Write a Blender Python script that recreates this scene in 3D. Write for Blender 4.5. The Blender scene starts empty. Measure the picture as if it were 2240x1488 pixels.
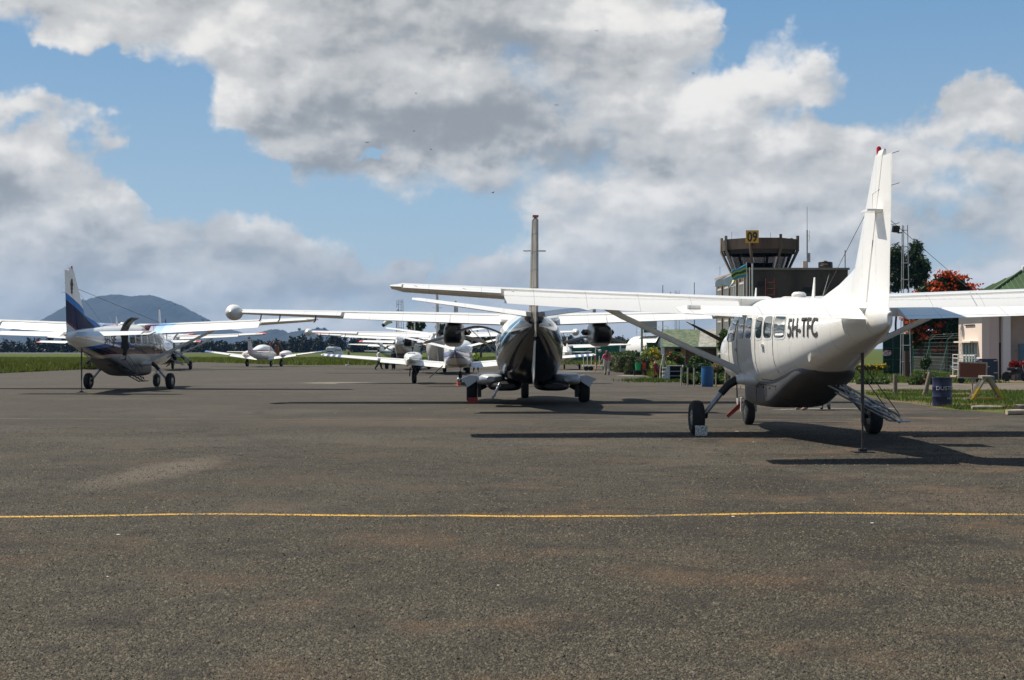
import bpy, bmesh, math, random
import numpy as np
from mathutils import Vector, Matrix
R = math.radians
C = bpy.context.scene.collection
SC = bpy.context.scene

# ------------------------------------------------------------------ node helper
class S:
    """a node socket that can be used in arithmetic"""
    def __init__(s, nt, k): s.nt, s.k = nt, k
    def _m(s, op, *a):
        n = s.nt.nodes.new('ShaderNodeMath'); n.operation = op
        for i, v in enumerate((s,) + a):
            if isinstance(v, S): s.nt.links.new(v.k, n.inputs[i])
            else: n.inputs[i].default_value = v
        return S(s.nt, n.outputs[0])
    def __add__(s, o): return s._m('ADD', o)
    __radd__ = __add__
    def __sub__(s, o): return s._m('SUBTRACT', o)
    def __rsub__(s, o): return (s*-1.0)+o
    def __mul__(s, o): return s._m('MULTIPLY', o)
    __rmul__ = __mul__
    def __truediv__(s, o): return s._m('DIVIDE', o)
    def __pow__(s, o): return s._m('POWER', o)
    def max(s, o): return s._m('MAXIMUM', o)
    def min(s, o): return s._m('MINIMUM', o)
    def abs(s): return s._m('ABSOLUTE')
    def exp(s): return s._m('EXPONENT')
    def fract(s): return s._m('FRACT')
    def gt(s, o): return s._m('GREATER_THAN', o)
    def lt(s, o): return s._m('LESS_THAN', o)
    def atan2(s, o): return s._m('ARCTAN2', o)
    def asin(s): return s._m('ARCSINE')
    def sm(s, a, b, lo=0.0, hi=1.0):
        n = s.nt.nodes.new('ShaderNodeMapRange'); n.interpolation_type = 'SMOOTHSTEP'
        s.nt.links.new(s.k, n.inputs[0])
        for i, v in enumerate((a, b, lo, hi)): n.inputs[i+1].default_value = v
        return S(s.nt, n.outputs[0])
def nval(nt, v):
    n = nt.nodes.new('ShaderNodeValue'); n.outputs[0].default_value = v; return S(nt, n.outputs[0])
def ncoord(nt, kind='Object'):
    n = nt.nodes.new('ShaderNodeTexCoord'); return S(nt, n.outputs[kind])
def nsep(v):
    n = v.nt.nodes.new('ShaderNodeSeparateXYZ'); v.nt.links.new(v.k, n.inputs[0])
    return [S(v.nt, n.outputs[i]) for i in range(3)]
def ncomb(nt, *a):
    n = nt.nodes.new('ShaderNodeCombineXYZ')
    for i, v in enumerate(a):
        if isinstance(v, S): nt.links.new(v.k, n.inputs[i])
        else: n.inputs[i].default_value = v
    return S(nt, n.outputs[0])
def nvec(op, a, b):
    n = a.nt.nodes.new('ShaderNodeVectorMath'); n.operation = op
    a.nt.links.new(a.k, n.inputs[0])
    if isinstance(b, S): a.nt.links.new(b.k, n.inputs[1])
    elif op == 'SCALE': n.inputs[3].default_value = b
    else: n.inputs[1].default_value = b
    return S(a.nt, n.outputs[1] if op in ('DOT_PRODUCT', 'LENGTH', 'DISTANCE') else n.outputs[0])
def nnoise(v, scale, detail=4, rough=.55, dist=0.0, color=False):
    n = v.nt.nodes.new('ShaderNodeTexNoise'); v.nt.links.new(v.k, n.inputs['Vector'])
    n.inputs['Scale'].default_value = scale; n.inputs['Detail'].default_value = detail
    n.inputs['Roughness'].default_value = rough; n.inputs['Distortion'].default_value = dist
    return S(v.nt, n.outputs['Color' if color else 'Fac'])
def nvor(v, scale, feature='SMOOTH_F1', smooth=.6):
    n = v.nt.nodes.new('ShaderNodeTexVoronoi'); n.feature = feature; v.nt.links.new(v.k, n.inputs['Vector'])
    n.inputs['Scale'].default_value = scale
    if feature == 'SMOOTH_F1': n.inputs['Smoothness'].default_value = smooth
    return S(v.nt, n.outputs['Distance'])
def nmix(f, a, b):
    nt = f.nt
    n = nt.nodes.new('ShaderNodeMix'); n.data_type = 'RGBA'
    nt.links.new(f.k, n.inputs[0])
    for i, v in ((6, a), (7, b)):
        if isinstance(v, S): nt.links.new(v.k, n.inputs[i])
        else: n.inputs[i].default_value = (v[0], v[1], v[2], 1)
    return S(nt, n.outputs[2])

# ------------------------------------------------------------------ camera
F = 3000.0            # focal length in photo pixels (2240 wide)
EYE = 1.72
HY = 763.0            # horizon row in the photo
cam = bpy.data.cameras.new('camera'); camo = bpy.data.objects.new('camera', cam); C.objects.link(camo)
cam.sensor_width = 36; cam.lens = F/2240*36; cam.clip_start = .1; cam.clip_end = 30000
camo.location = (0, 0, EYE)
camo.rotation_euler = (R(90)+math.atan((HY-744)/F), 0, 0)
SC.camera = camo
def gx(px, Y): return (px-1120)*Y/F
def gz(py, Y): return EYE+(HY-py)*Y/F
def gY(py): return F*EYE/(py-HY)

# ------------------------------------------------------------------ sun and exposure
SUN = Vector((-.56, .30, 1.0)).normalized()
ELEV = math.asin(SUN.z); AZ = math.atan2(SUN.x, SUN.y)
sl = bpy.data.lights.new('sun', 'SUN'); sl.energy = 5.0; sl.angle = R(.5); sl.color = (1, .93, .81)
so = bpy.data.objects.new('sun', sl); C.objects.link(so)
so.rotation_euler = SUN.to_track_quat('Z', 'Y').to_euler()
SC.view_settings.view_transform = 'Standard'; SC.view_settings.look = 'None'
SC.view_settings.exposure = 0.36; SC.view_settings.gamma = 1
SC.cycles.max_bounces = 6; SC.cycles.transparent_max_bounces = 12
SC.cycles.volume_bounces = 0
SC.cycles.sample_clamp_indirect = 4

# ------------------------------------------------------------------ sky
def sky():
    w = bpy.data.worlds.new('World'); SC.world = w; w.use_nodes = True
    nt = w.node_tree; nt.nodes.clear()
    out = nt.nodes.new('ShaderNodeOutputWorld'); bg = nt.nodes.new('ShaderNodeBackground')
    nt.links.new(bg.outputs[0], out.inputs[0])
    sk = nt.nodes.new('ShaderNodeTexSky'); sk.sky_type = 'NISHITA'; sk.sun_disc = False
    sk.sun_elevation = ELEV; sk.sun_rotation = AZ; sk.air_density = 1.0; sk.dust_density = .6; sk.altitude = 1300
    skc = S(nt, sk.outputs[0])
    n = nt.nodes.new('ShaderNodeTexCoord'); d = S(nt, n.outputs['Generated'])
    x, y, z = nsep(d)
    # domain warp so that cloud banks get billowing rims
    wn = nnoise(d, 9, 5, .6, color=True)
    wn2 = nnoise(d, 30, 4, .6, color=True)
    w1 = nsep(wn); w2 = nsep(wn2)
    az = x.atan2(y) + (w1[0]-.5)*.13 + (w2[0]-.5)*.045
    el = z.asin() + (w1[1]-.5)*.10 + (w2[1]-.5)*.035
    def blobs(lst):
        acc = None
        for px, py, rx, ry, wt in lst:
            a = (az-(px-1120)/F)*(F/rx); e = (el-(HY-py)/F)*(F/ry)
            g = ((a*a+e*e)*-1.0).exp()*wt
            acc = g if acc is None else acc+g
        return acc
    clear = blobs([(45,145,100,60,.9),(150,185,100,40,.8),(260,235,140,48,1.0),(350,310,120,110,1.2),(420,400,190,60,1.1),(650,440,170,50,1.0),
        (900,500,170,45,.8),(850,335,60,14,.7),(1750,10,200,60,1.1),(2000,90,220,90,1.5),(2160,60,160,90,.9),(1950,200,90,60,.9),(1890,240,60,40,.6),
        (2230,150,100,30,.3),(2120,245,140,45,-.55),(2180,350,130,25,.5),(1620,20,60,40,.4),(1590,60,30,60,.7),(1770,270,60,25,.5),(2020,420,140,30,.35),(100,330,60,30,.5),
        (2190,10,100,20,-.8),(1010,545,160,25,.4),(760,700,300,40,.2),(2500,150,300,150,1.0),(-200,200,200,120,.6)])
    front = y.sm(-.1, .5)
    hi = z.sm(.28, .45)
    n1 = nnoise(nvec('MULTIPLY', d, (1, 1, 1.7)), 5.5, 7, .54)
    n2 = nnoise(nvec('MULTIPLY', d, (1, 1, 1.7)), 22, 4, .5)
    pw = nvec('ADD', nvec('MULTIPLY', d, (1, 1, 1.5)), nvec('SCALE', nvec('SUBTRACT', wn2, (.5,.5,.5)), .05))
    v1 = nvor(pw, 13); v2 = nvor(pw, 31, 'F1')
    puff = (.42-v1)*.55 + (.40-v2)*.22
    det = puff + (n1-.5)*1.05 + (n2-.5)*.36
    # far from the view: broken cloud, mostly open overhead
    other = nval(nt, .75)*(1.0-front) + hi*front*.55
    cover = (.72 - clear*front - other + det*1.15).sm(.02, .48)
    cover = cover.max(z.sm(.09, .0)*.72)
    # light and shade inside the clouds
    dark = blobs([(1000,270,330,70,1.25),(1130,330,260,45,.5),(880,5,260,35,.9),(1160,110,170,60,.45),(1330,370,170,40,.75),(1500,490,130,40,.6),(650,330,130,40,.3),
        (1000,100,170,40,.5),(300,610,330,35,.6),(700,590,250,50,.5),(1000,620,300,35,.4),(1750,330,90,50,.4),(1400,560,200,30,.35),(1500,330,60,40,.3),
        (2100,560,220,60,.35),(60,500,120,40,.5),(1950,480,200,30,.3),(180,480,60,40,.4),(1270,60,60,60,.35)])
    lite = blobs([(380,130,200,60,.7),(60,20,150,50,.6),(600,250,200,40,.5),(500,330,60,70,.6),(1440,70,70,60,1.1),(1660,120,120,80,.9),(1840,150,50,60,1.0),
        (1520,220,200,70,.6),(1180,180,90,30,.3),(60,260,120,60,.7),(200,260,60,40,.6),(600,470,90,25,.8),(300,440,150,35,.5),(820,290,160,25,.4),(200,540,90,25,.4),
        (850,400,120,30,.4),(1120,400,140,25,.35),(1700,250,100,40,.4),(2150,200,100,40,.4),(2200,250,100,50,.35),(700,500,100,30,.4),(30,390,90,40,.5),(260,500,150,45,.45),(120,450,90,50,.3),(820,560,90,25,.3),(1450,600,80,20,.3)])
    e1 = nnoise(nvec('ADD', nvec('MULTIPLY', d, (1, 1, 1.7)), (-.010, .0, .028)), 5.5, 5, .52)
    e2 = nnoise(nvec('ADD', nvec('MULTIPLY', d, (1, 1, 1.7)), (-.004, .0, .010)), 22, 3, .5)
    pe = nvec('ADD', pw, (-.008, 0, .018))
    rel = (nvor(pe, 13)-v1)*1.0 + (nvor(pe, 31, 'F1')-v2)*.28 + (n1-e1)*2.3 + (n2-e2)*.85
    sh = (nval(nt, .36) + rel*.95 + (lite*.36 - dark*.40)*front + (n1-.5)*-.2).sm(-.42, 1.15)
    ccol = nmix(sh.sm(0, .5), (.245,.262,.28), (.46,.465,.465))
    ccol = nmix(sh.sm(.42, .98), ccol, (.72,.70,.67))
    ccol = nmix(z.sm(.14, .0)*.5, ccol, (.40,.43,.45))
    blue = nmix(z.sm(.0, .30), (.34,.455,.53), (.125,.275,.475))
    # the Nishita sky carries the light of the open sky, tinted towards the haze near the rim
    clearsky = nmix(nval(nt, .78)*front, nvec('SCALE', skc, .075), blue)
    col = nmix(cover, clearsky, ccol)
    col = nvec('SCALE', col, .78*(1.0-z.sm(.30,.55)*.80)*(1.0-y.sm(.25,-.25)*.78))
    below = z.lt(-.003)
    col = nmix(below, col, (.07,.08,.07))
    nt.links.new(col.k, bg.inputs[0]); bg.inputs[1].default_value = 1.0
    w.cycles.sampling_method = 'MANUAL'; w.cycles.sample_map_resolution = 512
sky()
# ------------------------------------------------------------------ materials
MATS = {}
def mat(name, col=(.5,.5,.5), rough=.6, metal=0.0, var=0.0, vscale=3.0, bump=0.0, bscale=30.0, coat=0.0, fn=None, alpha=None, emit=None, trans=0.0, spec=None):
    """Principled material; var mottles the colour, fn(nt, objcoord) may return a colour socket"""
    if name in MATS: return MATS[name]
    m = bpy.data.materials.new(name); m.use_nodes = True; nt = m.node_tree
    p = nt.nodes['Principled BSDF']; MATS[name] = m
    p.inputs['Base Color'].default_value = (*col, 1); p.inputs['Roughness'].default_value = rough
    p.inputs['Metallic'].default_value = metal; p.inputs['Coat Weight'].default_value = coat; p.inputs['Coat Roughness'].default_value = .06
    if trans: p.inputs['Transmission Weight'].default_value = trans
    if spec is not None: p.inputs['Specular IOR Level'].default_value = spec
    o = ncoord(nt)
    c = fn(nt, o) if fn else None
    if var:
        f = nnoise(o, vscale, 6, .6).sm(.3, .7)
        base = c if c else col
        dk = nvec('SCALE', c, 1-var) if c else tuple(v*(1-var) for v in col)
        c = nmix(f, dk, base)
    if c: nt.links.new(c.k, p.inputs['Base Color'])
    if bump:
        b = nt.nodes.new('ShaderNodeBump'); b.inputs['Strength'].default_value = bump; b.inputs['Distance'].default_value = .02
        nt.links.new(nnoise(o, bscale, 5, .6).k, b.inputs['Height']); nt.links.new(b.outputs[0], p.inputs['Normal'])
    return m
def lines(v, period, width, off=0.0):
    """1 on thin lines every period along coordinate v"""
    return ((v+off)/period).fract().lt(width/period)
def leafmat(name, c1=None, c2=None, tr=.25, rough=.55):
    if name in MATS: return MATS[name]
    m = bpy.data.materials.new(name); m.use_nodes = True; nt = m.node_tree; MATS[name] = m
    p = nt.nodes['Principled BSDF']; g = nt.nodes.new('ShaderNodeNewGeometry')
    c = nmix(S(nt, g.outputs['Random Per Island']), c1, c2)
    n2 = nnoise(ncoord(nt), 1.3, 3, .6).sm(.35, .65)
    c = nmix(n2, nvec('SCALE', c, .72), c)
    nt.links.new(c.k, p.inputs['Base Color']); p.inputs['Roughness'].default_value = rough
    p.inputs['Specular IOR Level'].default_value = .3
    t = nt.nodes.new('ShaderNodeBsdfTranslucent'); nt.links.new(c.k, t.inputs[0])
    mx = nt.nodes.new('ShaderNodeMixShader'); mx.inputs[0].default_value = tr
    nt.links.new(p.outputs[0], mx.inputs[1]); nt.links.new(t.outputs[0], mx.inputs[2])
    nt.links.new(mx.outputs[0], nt.nodes['Material Output'].inputs[0])
    return m
def white(name, stripes=None, base=(.83,.815,.78), pitch=.62, dirt=.1, rough=.28, coat=.5, spec=None, jn=.17):
    """aircraft paint: faint skin joints, rivet rows and grime that gathers low; stripes(x,y,z,c) recolours"""
    def fn(nt, o):
        x, y, z = nsep(o)
        c = nmix(nval(nt, 0), base, base)
        if stripes: c = stripes(x, y, z, c)
        j = lines(y, pitch, .012).max(lines(x.abs(), 1.05, .012, .2))
        c = nmix(j*jn, c, (.12,.11,.10))
        rv = (nnoise(nvec('MULTIPLY', o, (14, 14, 14)), 1, 2, .5).gt(.5))*lines(y, pitch, .05, .02); c = nmix(rv*.12, c, (.2,.19,.18))
        g = nnoise(nvec('MULTIPLY', o, (1, .35, 1)), 2.2, 6, .65).sm(.5, .8)*dirt
        c = nmix(g, c, (.33,.29,.23))
        g2 = nnoise(nvec('MULTIPLY', o, (6, 1, 1)), 3.0, 5, .6).sm(.62, .78)*dirt
        return nmix(g2, c, (.25,.21,.17))
    return mat(name, base, rough, coat=coat, fn=fn, spec=spec)

# ------------------------------------------------------------------ geometry collector
class G:
    def __init__(s): s.v, s.f, s.m, s.mi, s.flat = [], [], [], 0, set()
    def add(s, vs, fs, flat=False):
        o = len(s.v); s.v += [tuple(v) for v in vs]
        for f in fs:
            if flat: s.flat.add(len(s.f))
            s.f.append([i+o for i in f]); s.m.append(s.mi)
        return s
    def box(s, c, d, rz=0.0, rx=0.0, ry=0.0):
        M = Matrix.Translation(c) @ Matrix.Rotation(rz, 4, 'Z') @ Matrix.Rotation(ry, 4, 'Y') @ Matrix.Rotation(rx, 4, 'X')
        vs = [M @ Vector((sx*d[0]/2, sy*d[1]/2, sz*d[2]/2)) for sx in (-1,1) for sy in (-1,1) for sz in (-1,1)]
        return s.add(vs, [(0,1,3,2),(4,6,7,5),(0,4,5,1),(2,3,7,6),(0,2,6,4),(1,5,7,3)], True)
    def span(s, a, b): return s.box([(a[i]+b[i])/2 for i in range(3)], [abs(b[i]-a[i]) for i in range(3)])
    def tube(s, pts, r, n=8, caps=True, sq=1.0):
        """tube through pts; r one radius or a list; sq squashes the cross section sideways"""
        pts = [Vector(p) for p in pts]; k = len(pts)
        rs = r if isinstance(r, (list, tuple)) else [r]*k
        rings = []
        prev = None
        for i, p in enumerate(pts):
            t = (pts[min(i+1,k-1)]-pts[max(i-1,0)]).normalized()
            u = t.cross(Vector((0,0,1)) if abs(t.z) < .95 else Vector((0,1,0))).normalized() if prev is None else (prev - t*prev.dot(t)).normalized()
            prev = u; w = t.cross(u)
            rings.append([p + (u*math.cos(a)*sq + w*math.sin(a))*rs[i] for a in [2*math.pi*j/n for j in range(n)]])
        return s.loft(rings, caps)
    def loft(s, rings, caps=True):
        n = len(rings[0]); vs = [p for r in rings for p in r]; fs = []
        for i in range(len(rings)-1):
            for j in range(n):
                a = i*n+j; b = i*n+(j+1) % n
                fs.append((a, b, b+n, a+n))
        if caps: fs.append(tuple(range(n))[::-1]); fs.append(tuple((len(rings)-1)*n+j for j in range(n)))
        return s.add(vs, fs)
    def lathe(s, prof, c=(0,0,0), axis='Z', n=20, caps=True):
        """prof: (radius, height) pairs"""
        rings = []
        for r, h in prof:
            ring = []
            for j in range(n):
                a = 2*math.pi*j/n; u, w = r*math.cos(a), r*math.sin(a)
                p = {'Z': (u, w, h), 'X': (h, u, w), 'Y': (w, h, u)}[axis]
                ring.append((p[0]+c[0], p[1]+c[1], p[2]+c[2]))
            rings.append(ring)
        return s.loft(rings, caps)
    def ball(s, c, r, n=14, m=9, sc=(1,1,1)):
        prof = [(max(1e-4, math.sin(math.pi*i/m)), -math.cos(math.pi*i/m)) for i in range(m+1)]
        g = G().lathe(prof, n=n)
        return s.add([(c[0]+v[0]*r*sc[0], c[1]+v[1]*r*sc[1], c[2]+v[2]*r*sc[2]) for v in g.v], g.f)
    def poly(s, pts): return s.add(pts, [tuple(range(len(pts)))], True)
    def slab(s, pts, n, t):
        """polygon pts given thickness t along vector n"""
        n = Vector(n).normalized()*t; k = len(pts)
        vs = [Vector(p) for p in pts] + [Vector(p)+n for p in pts]
        fs = [tuple(range(k))[::-1], tuple(range(k, 2*k))] + [(i, (i+1) % k, (i+1) % k+k, i+k) for i in range(k)]
        return s.add(vs, fs, True)
    def pieces(s):
        """the collector cut into its connected pieces"""
        par = list(range(len(s.v)))
        def find(a):
            while par[a] != a: par[a] = par[par[a]]; a = par[a]
            return a
        for f in s.f:
            for i in f[1:]: par[find(i)] = find(f[0])
        groups = {}
        for k, f in enumerate(s.f): groups.setdefault(find(f[0]), []).append(k)
        out = []
        for ks in groups.values():
            g = G(); ix = {}
            for k in ks:
                for i in s.f[k]:
                    if i not in ix: ix[i] = len(g.v); g.v.append(s.v[i])
                if k in s.flat: g.flat.add(len(g.f))
                g.f.append([ix[i] for i in s.f[k]]); g.m.append(s.m[k])
            out.append(g)
        return out
    def each(s, name, ms, parent=None, **kw): return [g.obj(name, ms, parent, **kw) for g in s.pieces()]
    def obj(s, name, ms, parent=None, label=None, smooth=True, ang=38):
        me = bpy.data.meshes.new(name); me.from_pydata(s.v, [], s.f)
        ms = ms if isinstance(ms, (list, tuple)) else [ms]
        for m in ms: me.materials.append(m)
        bm = bmesh.new(); bm.from_mesh(me); bm.faces.ensure_lookup_table()
        for i, f in enumerate(bm.faces):
            f.material_index = s.m[i]; f.smooth = smooth and i not in s.flat
        bmesh.ops.recalc_face_normals(bm, faces=bm.faces)
        if smooth:
            for e in bm.edges:
                if len(e.link_faces) == 2 and e.calc_face_angle(0) > R(ang): e.smooth = False
        bm.to_mesh(me); bm.free()
        o = bpy.data.objects.new(name, me); C.objects.link(o)
        if parent: o.parent = parent
        if label: o['label'] = label
        return o
def tag(o, label=None, cat=None, group=None, kind=None):
    if label: o['label'] = label
    if cat: o['category'] = cat
    if group: o['group'] = group
    if kind: o['kind'] = kind
    return o
def empty(name, loc, label, cat, rz=0.0, group=None):
    o = bpy.data.objects.new(name, None); C.objects.link(o); o.empty_display_size = .2
    o.location = loc; o.rotation_euler = (0, 0, rz)
    return tag(o, label, cat, group)
def struct(o): o['kind'] = 'structure'; return o
def big(name, V, Q, m, parent=None):
    """fast mesh from numpy arrays of vertices and quads/tris"""
    me = bpy.data.meshes.new(name); V = np.asarray(V, np.float32); Q = np.asarray(Q, np.int32)
    me.vertices.add(len(V)); me.vertices.foreach_set('co', V.ravel())
    k = Q.shape[1]; me.loops.add(Q.size); me.loops.foreach_set('vertex_index', Q.ravel())
    me.polygons.add(len(Q)); me.polygons.foreach_set('loop_start', np.arange(0, Q.size, k, dtype=np.int32))
    me.polygons.foreach_set('loop_total', np.full(len(Q), k, np.int32))
    for mm in (m if isinstance(m, (list, tuple)) else [m]): me.materials.append(mm)
    me.update(calc_edges=True)
    o = bpy.data.objects.new(name, me); C.objects.link(o)
    if parent: o.parent = parent
    return o
def leafcloud(name, P, size, m, parent=None, rng=None, asp=2.0, droop=0.0, up=0.0):
    """one small bent quad per point of P, random directions"""
    rng = rng or np.random.default_rng(1); P = np.asarray(P); n = len(P)
    a = rng.normal(size=(n,3)); a[:,2] = a[:,2]*(1-up)-droop; a /= np.linalg.norm(a, axis=1)[:,None]+1e-9
    b = np.cross(a, rng.normal(size=(n,3))); b /= np.linalg.norm(b, axis=1)[:,None]+1e-9
    s = (size*(.6+.8*rng.random(n)))[:,None]
    A = a*s; B = b*s/asp
    V = np.stack([P-A*.5, P+B*.5, P+A*.6, P-B*.5], 1).reshape(-1,3)
    return big(name, V, np.arange(4*n).reshape(-1,4), m, parent)
def inballs(balls, n, rng, shell=.55):
    """n points spread through a list of (x,y,z,rx,ry,rz) clumps, denser near their surface"""
    B = np.array(balls, float); w = B[:,3]*B[:,4]*B[:,5]; w = w**(.75); w /= w.sum()
    k = rng.choice(len(B), n, p=w); d = rng.normal(size=(n,3)); d /= np.linalg.norm(d, axis=1)[:,None]
    r = (shell+(1-shell)*rng.random(n))[:,None]*(1+.12*rng.normal(size=(n,1)))
    return B[k,:3]+d*r*B[k,3:6]
def text(s, size, m, parent, fn, name='lettering', sx=1.0, bold=0.0, ext=0.0):
    """text as a mesh; fn maps (u,v) -> point, u from the middle of the word"""
    cu = bpy.data.curves.new(name, 'FONT'); cu.body = s; cu.size = size; cu.align_x = 'CENTER'; cu.offset = bold; cu.resolution_u = 3
    t = bpy.data.objects.new(name, cu); C.objects.link(t)
    dg = bpy.context.evaluated_depsgraph_get(); me = bpy.data.meshes.new_from_object(t.evaluated_get(dg))
    bpy.data.objects.remove(t)
    bm = bmesh.new(); bm.from_mesh(me)
    bmesh.ops.subdivide_edges(bm, edges=[e for e in bm.edges if e.calc_length() > size*.25], cuts=2)
    for v in bm.verts: v.co = fn(v.co.x*sx, v.co.y)
    bm.to_mesh(me); bm.free(); me.materials.clear(); me.materials.append(m)
    o = bpy.data.objects.new(name, me); C.objects.link(o)
    if parent: o.parent = parent
    return o

# ------------------------------------------------------------------ aircraft building blocks
class Hull:
    """fuselage from stations (y, halfwidth, zbottom, ztop, exponent)"""
    def __init__(s, st, x0=0.0): s.st = sorted(st); s.x0 = x0
    def at(s, y):
        st = s.st
        if y <= st[0][0]: return st[0][1:]
        if y >= st[-1][0]: return st[-1][1:]
        for i in range(len(st)-1):
            if st[i][0] <= y <= st[i+1][0]:
                a, b = st[i], st[i+1]; p = st[max(i-1,0)]; q = st[min(i+2,len(st)-1)]
                h = b[0]-a[0]; t = (y-a[0])/h; o = []
                for k in range(1, 5):
                    m0 = (b[k]-p[k])/(b[0]-p[0]) if b[0] != p[0] else 0; m1 = (q[k]-a[k])/(q[0]-a[0]) if q[0] != a[0] else 0
                    o.append((2*t**3-3*t*t+1)*a[k]+(t**3-2*t*t+t)*h*m0+(-2*t**3+3*t*t)*b[k]+(t**3-t*t)*h*m1)
                return o
    def ring(s, y, n=32, grow=0.0):
        w, zb, zt, e = s.at(y); zc = (zb+zt)/2; hh = (zt-zb)/2+grow; w += grow; r = []
        for j in range(n):
            a = 2*math.pi*(j+.5)/n; c, q = math.cos(a), math.sin(a)
            r.append((s.x0+w*math.copysign(abs(c)**(2/e), c), y, zc+hh*math.copysign(abs(q)**(2/e), q)))
        return r
    def mesh(s, g=None, n=32, k=60, y0=None, y1=None, grow=0.0):
        g = g or G(); y0 = s.st[0][0] if y0 is None else y0; y1 = s.st[-1][0] if y1 is None else y1
        return g.loft([s.ring(y0+(y1-y0)*i/k, n, grow) for i in range(k+1)])
    def hw(s, y, z):
        w, zb, zt, e = s.at(y); zc = (zb+zt)/2; t = min(.999, abs((z-zc)/((zt-zb)/2)))
        return w*(1-t**e)**(1/e)
    def pt(s, side, y, z, off=.006): return (s.x0+side*(s.hw(y, z)+off), y, z)
    def patch(s, g, side, y0, y1, z0, z1, off=.006, rnd=.35, n=24, slope=0.0):
        """rounded window lying on the hull"""
        cy, cz, hy, hz = (y0+y1)/2, (z0+z1)/2, abs(y1-y0)/2, (z1-z0)/2; e = 2/rnd if rnd else 8
        rings = []
        for q in (0.02, .4, .75, 1.0):
            r = []
            for j in range(n):
                a = 2*math.pi*j/n; c, w = math.cos(a), math.sin(a)
                u = math.copysign(abs(c)**(2/e), c)*q; v = math.copysign(abs(w)**(2/e), w)*q
                r.append(s.pt(side, cy+u*hy+v*slope, cz+v*hz, off))
            rings.append(r)
        rings.append([s.pt(side, p[1], p[2], -.01) for p in rings[-1]])
        return g.loft(rings, False)
def foil(f0, f1, t, n=9, camber=.02):
    """closed loop of (chord fraction, height/chord) of an aerofoil slice"""
    def th(x): return 5*t*(.2969*math.sqrt(max(x,0))-.126*x-.3516*x*x+.2843*x**3-.1015*x**4)
    xs = [f0+(f1-f0)*(1-math.cos(math.pi*i/n))/2 for i in range(n+1)]
    up = [(x, th(x)+camber*4*x*(1-x)) for x in xs]; lo = [(x, -th(x)+camber*4*x*(1-x)) for x in xs]
    return up + (lo[::-1][1:-1] if f0 == 0 else lo[::-1][1:])
def lift(g, st, f0=0.0, f1=1.0, defl=0.0, vert=False, camber=.02, caps=True):
    """lifting surface lofted through stations (span, y of leading edge, height, chord, thickness); for a fin span is z"""
    rings = []
    for (sp, yl, h, c, t) in st:
        r = []
        _, hz = f0, 0
        for fx, fz in foil(f0, f1, t, camber=0.0 if vert else camber):
            if defl:
                hx = f0+.01; a, b = fx-hx, fz-(camber*4*f0*(1-f0))
                fx = hx+a*math.cos(defl)+b*math.sin(defl); fz = (camber*4*f0*(1-f0))-a*math.sin(defl)+b*math.cos(defl)
            y = yl-fx*c
            r.append((h+fz*c, y, sp) if vert else (sp, y, h+fz*c))
        rings.append(r)
    return g.loft(rings, caps)
def lerp_st(a, b, t): return tuple(a[i]+(b[i]-a[i])*t for i in range(5))
def mir(st): return [(-s[0],)+tuple(s[1:]) for s in st]
def wheel(parent, c, r, w, rim=True, name='wheel', rz=0.0):
    """tyre with rounded shoulders and a hub; axle along x"""
    h = w/2
    prof = [(r*.45,-h*.75),(r*.62,-h*.95),(r*.82,-h),(r*.94,-h*.8),(r,-h*.42),(r,h*.42),(r*.94,h*.8),(r*.82,h),(r*.62,h*.95),(r*.45,h*.75)]
    g = G().lathe(prof, axis='X', n=28)
    t = g.obj(name, M['rubber'], parent); t.location = c; t.rotation_euler = (0,0,rz)
    if rim:
        g = G().lathe([(r*.12,-h*.9),(r*.2,-h*.86),(r*.44,-h*.78),(r*.46,-h*.5),(r*.46,h*.5),(r*.44,h*.78),(r*.2,h*.86),(r*.12,h*.9)], axis='X', n=20)
        for j in range(8):
            a = j*math.pi/4
            for sx in (-1,1): g.box((sx*h*.86, r*.31*math.cos(a), r*.31*math.sin(a)), (.02,.025,.025))
        g.obj('rim', M['alloy'], t)
    return t
def blade(parent, hub, ang, L, m, tipm, chord=.16, feather=True, y=0.0):
    """propeller blade from hub at angle ang (from straight up, towards +x)"""
    d = Vector((math.sin(ang), 0, math.cos(ang))); n = Vector((0,1,0)) if feather else d.cross(Vector((0,1,0)))
    w = d.cross(n); rings = []; g = G()
    for i, (t, c) in enumerate([(.06,.35),(.14,.45),(.25,.8),(.45,1),(.7,1),(.88,.9),(.97,.7),(1,.35)]):
        p = Vector(hub)+d*L*t; tw = R(28*(1-t)); a = n*math.cos(tw)+w*math.sin(tw); b = d.cross(a)
        rings.append([p+a*chord*c*.5*math.cos(q)+b*(chord*(.22 if i < 2 else .07))*c*math.sin(q) for q in [2*math.pi*k/10 for k in range(10)]])
    g.loft(rings)
    if tipm: 
        for i in range(len(g.f)):
            if sum(((Vector(g.v[k])-Vector(hub)).dot(d)) for k in g.f[i])/len(g.f[i]) > L*.87: g.m[i] = 1
    return g.obj('propeller_blade', [m, tipm] if tipm else m, parent)

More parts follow.
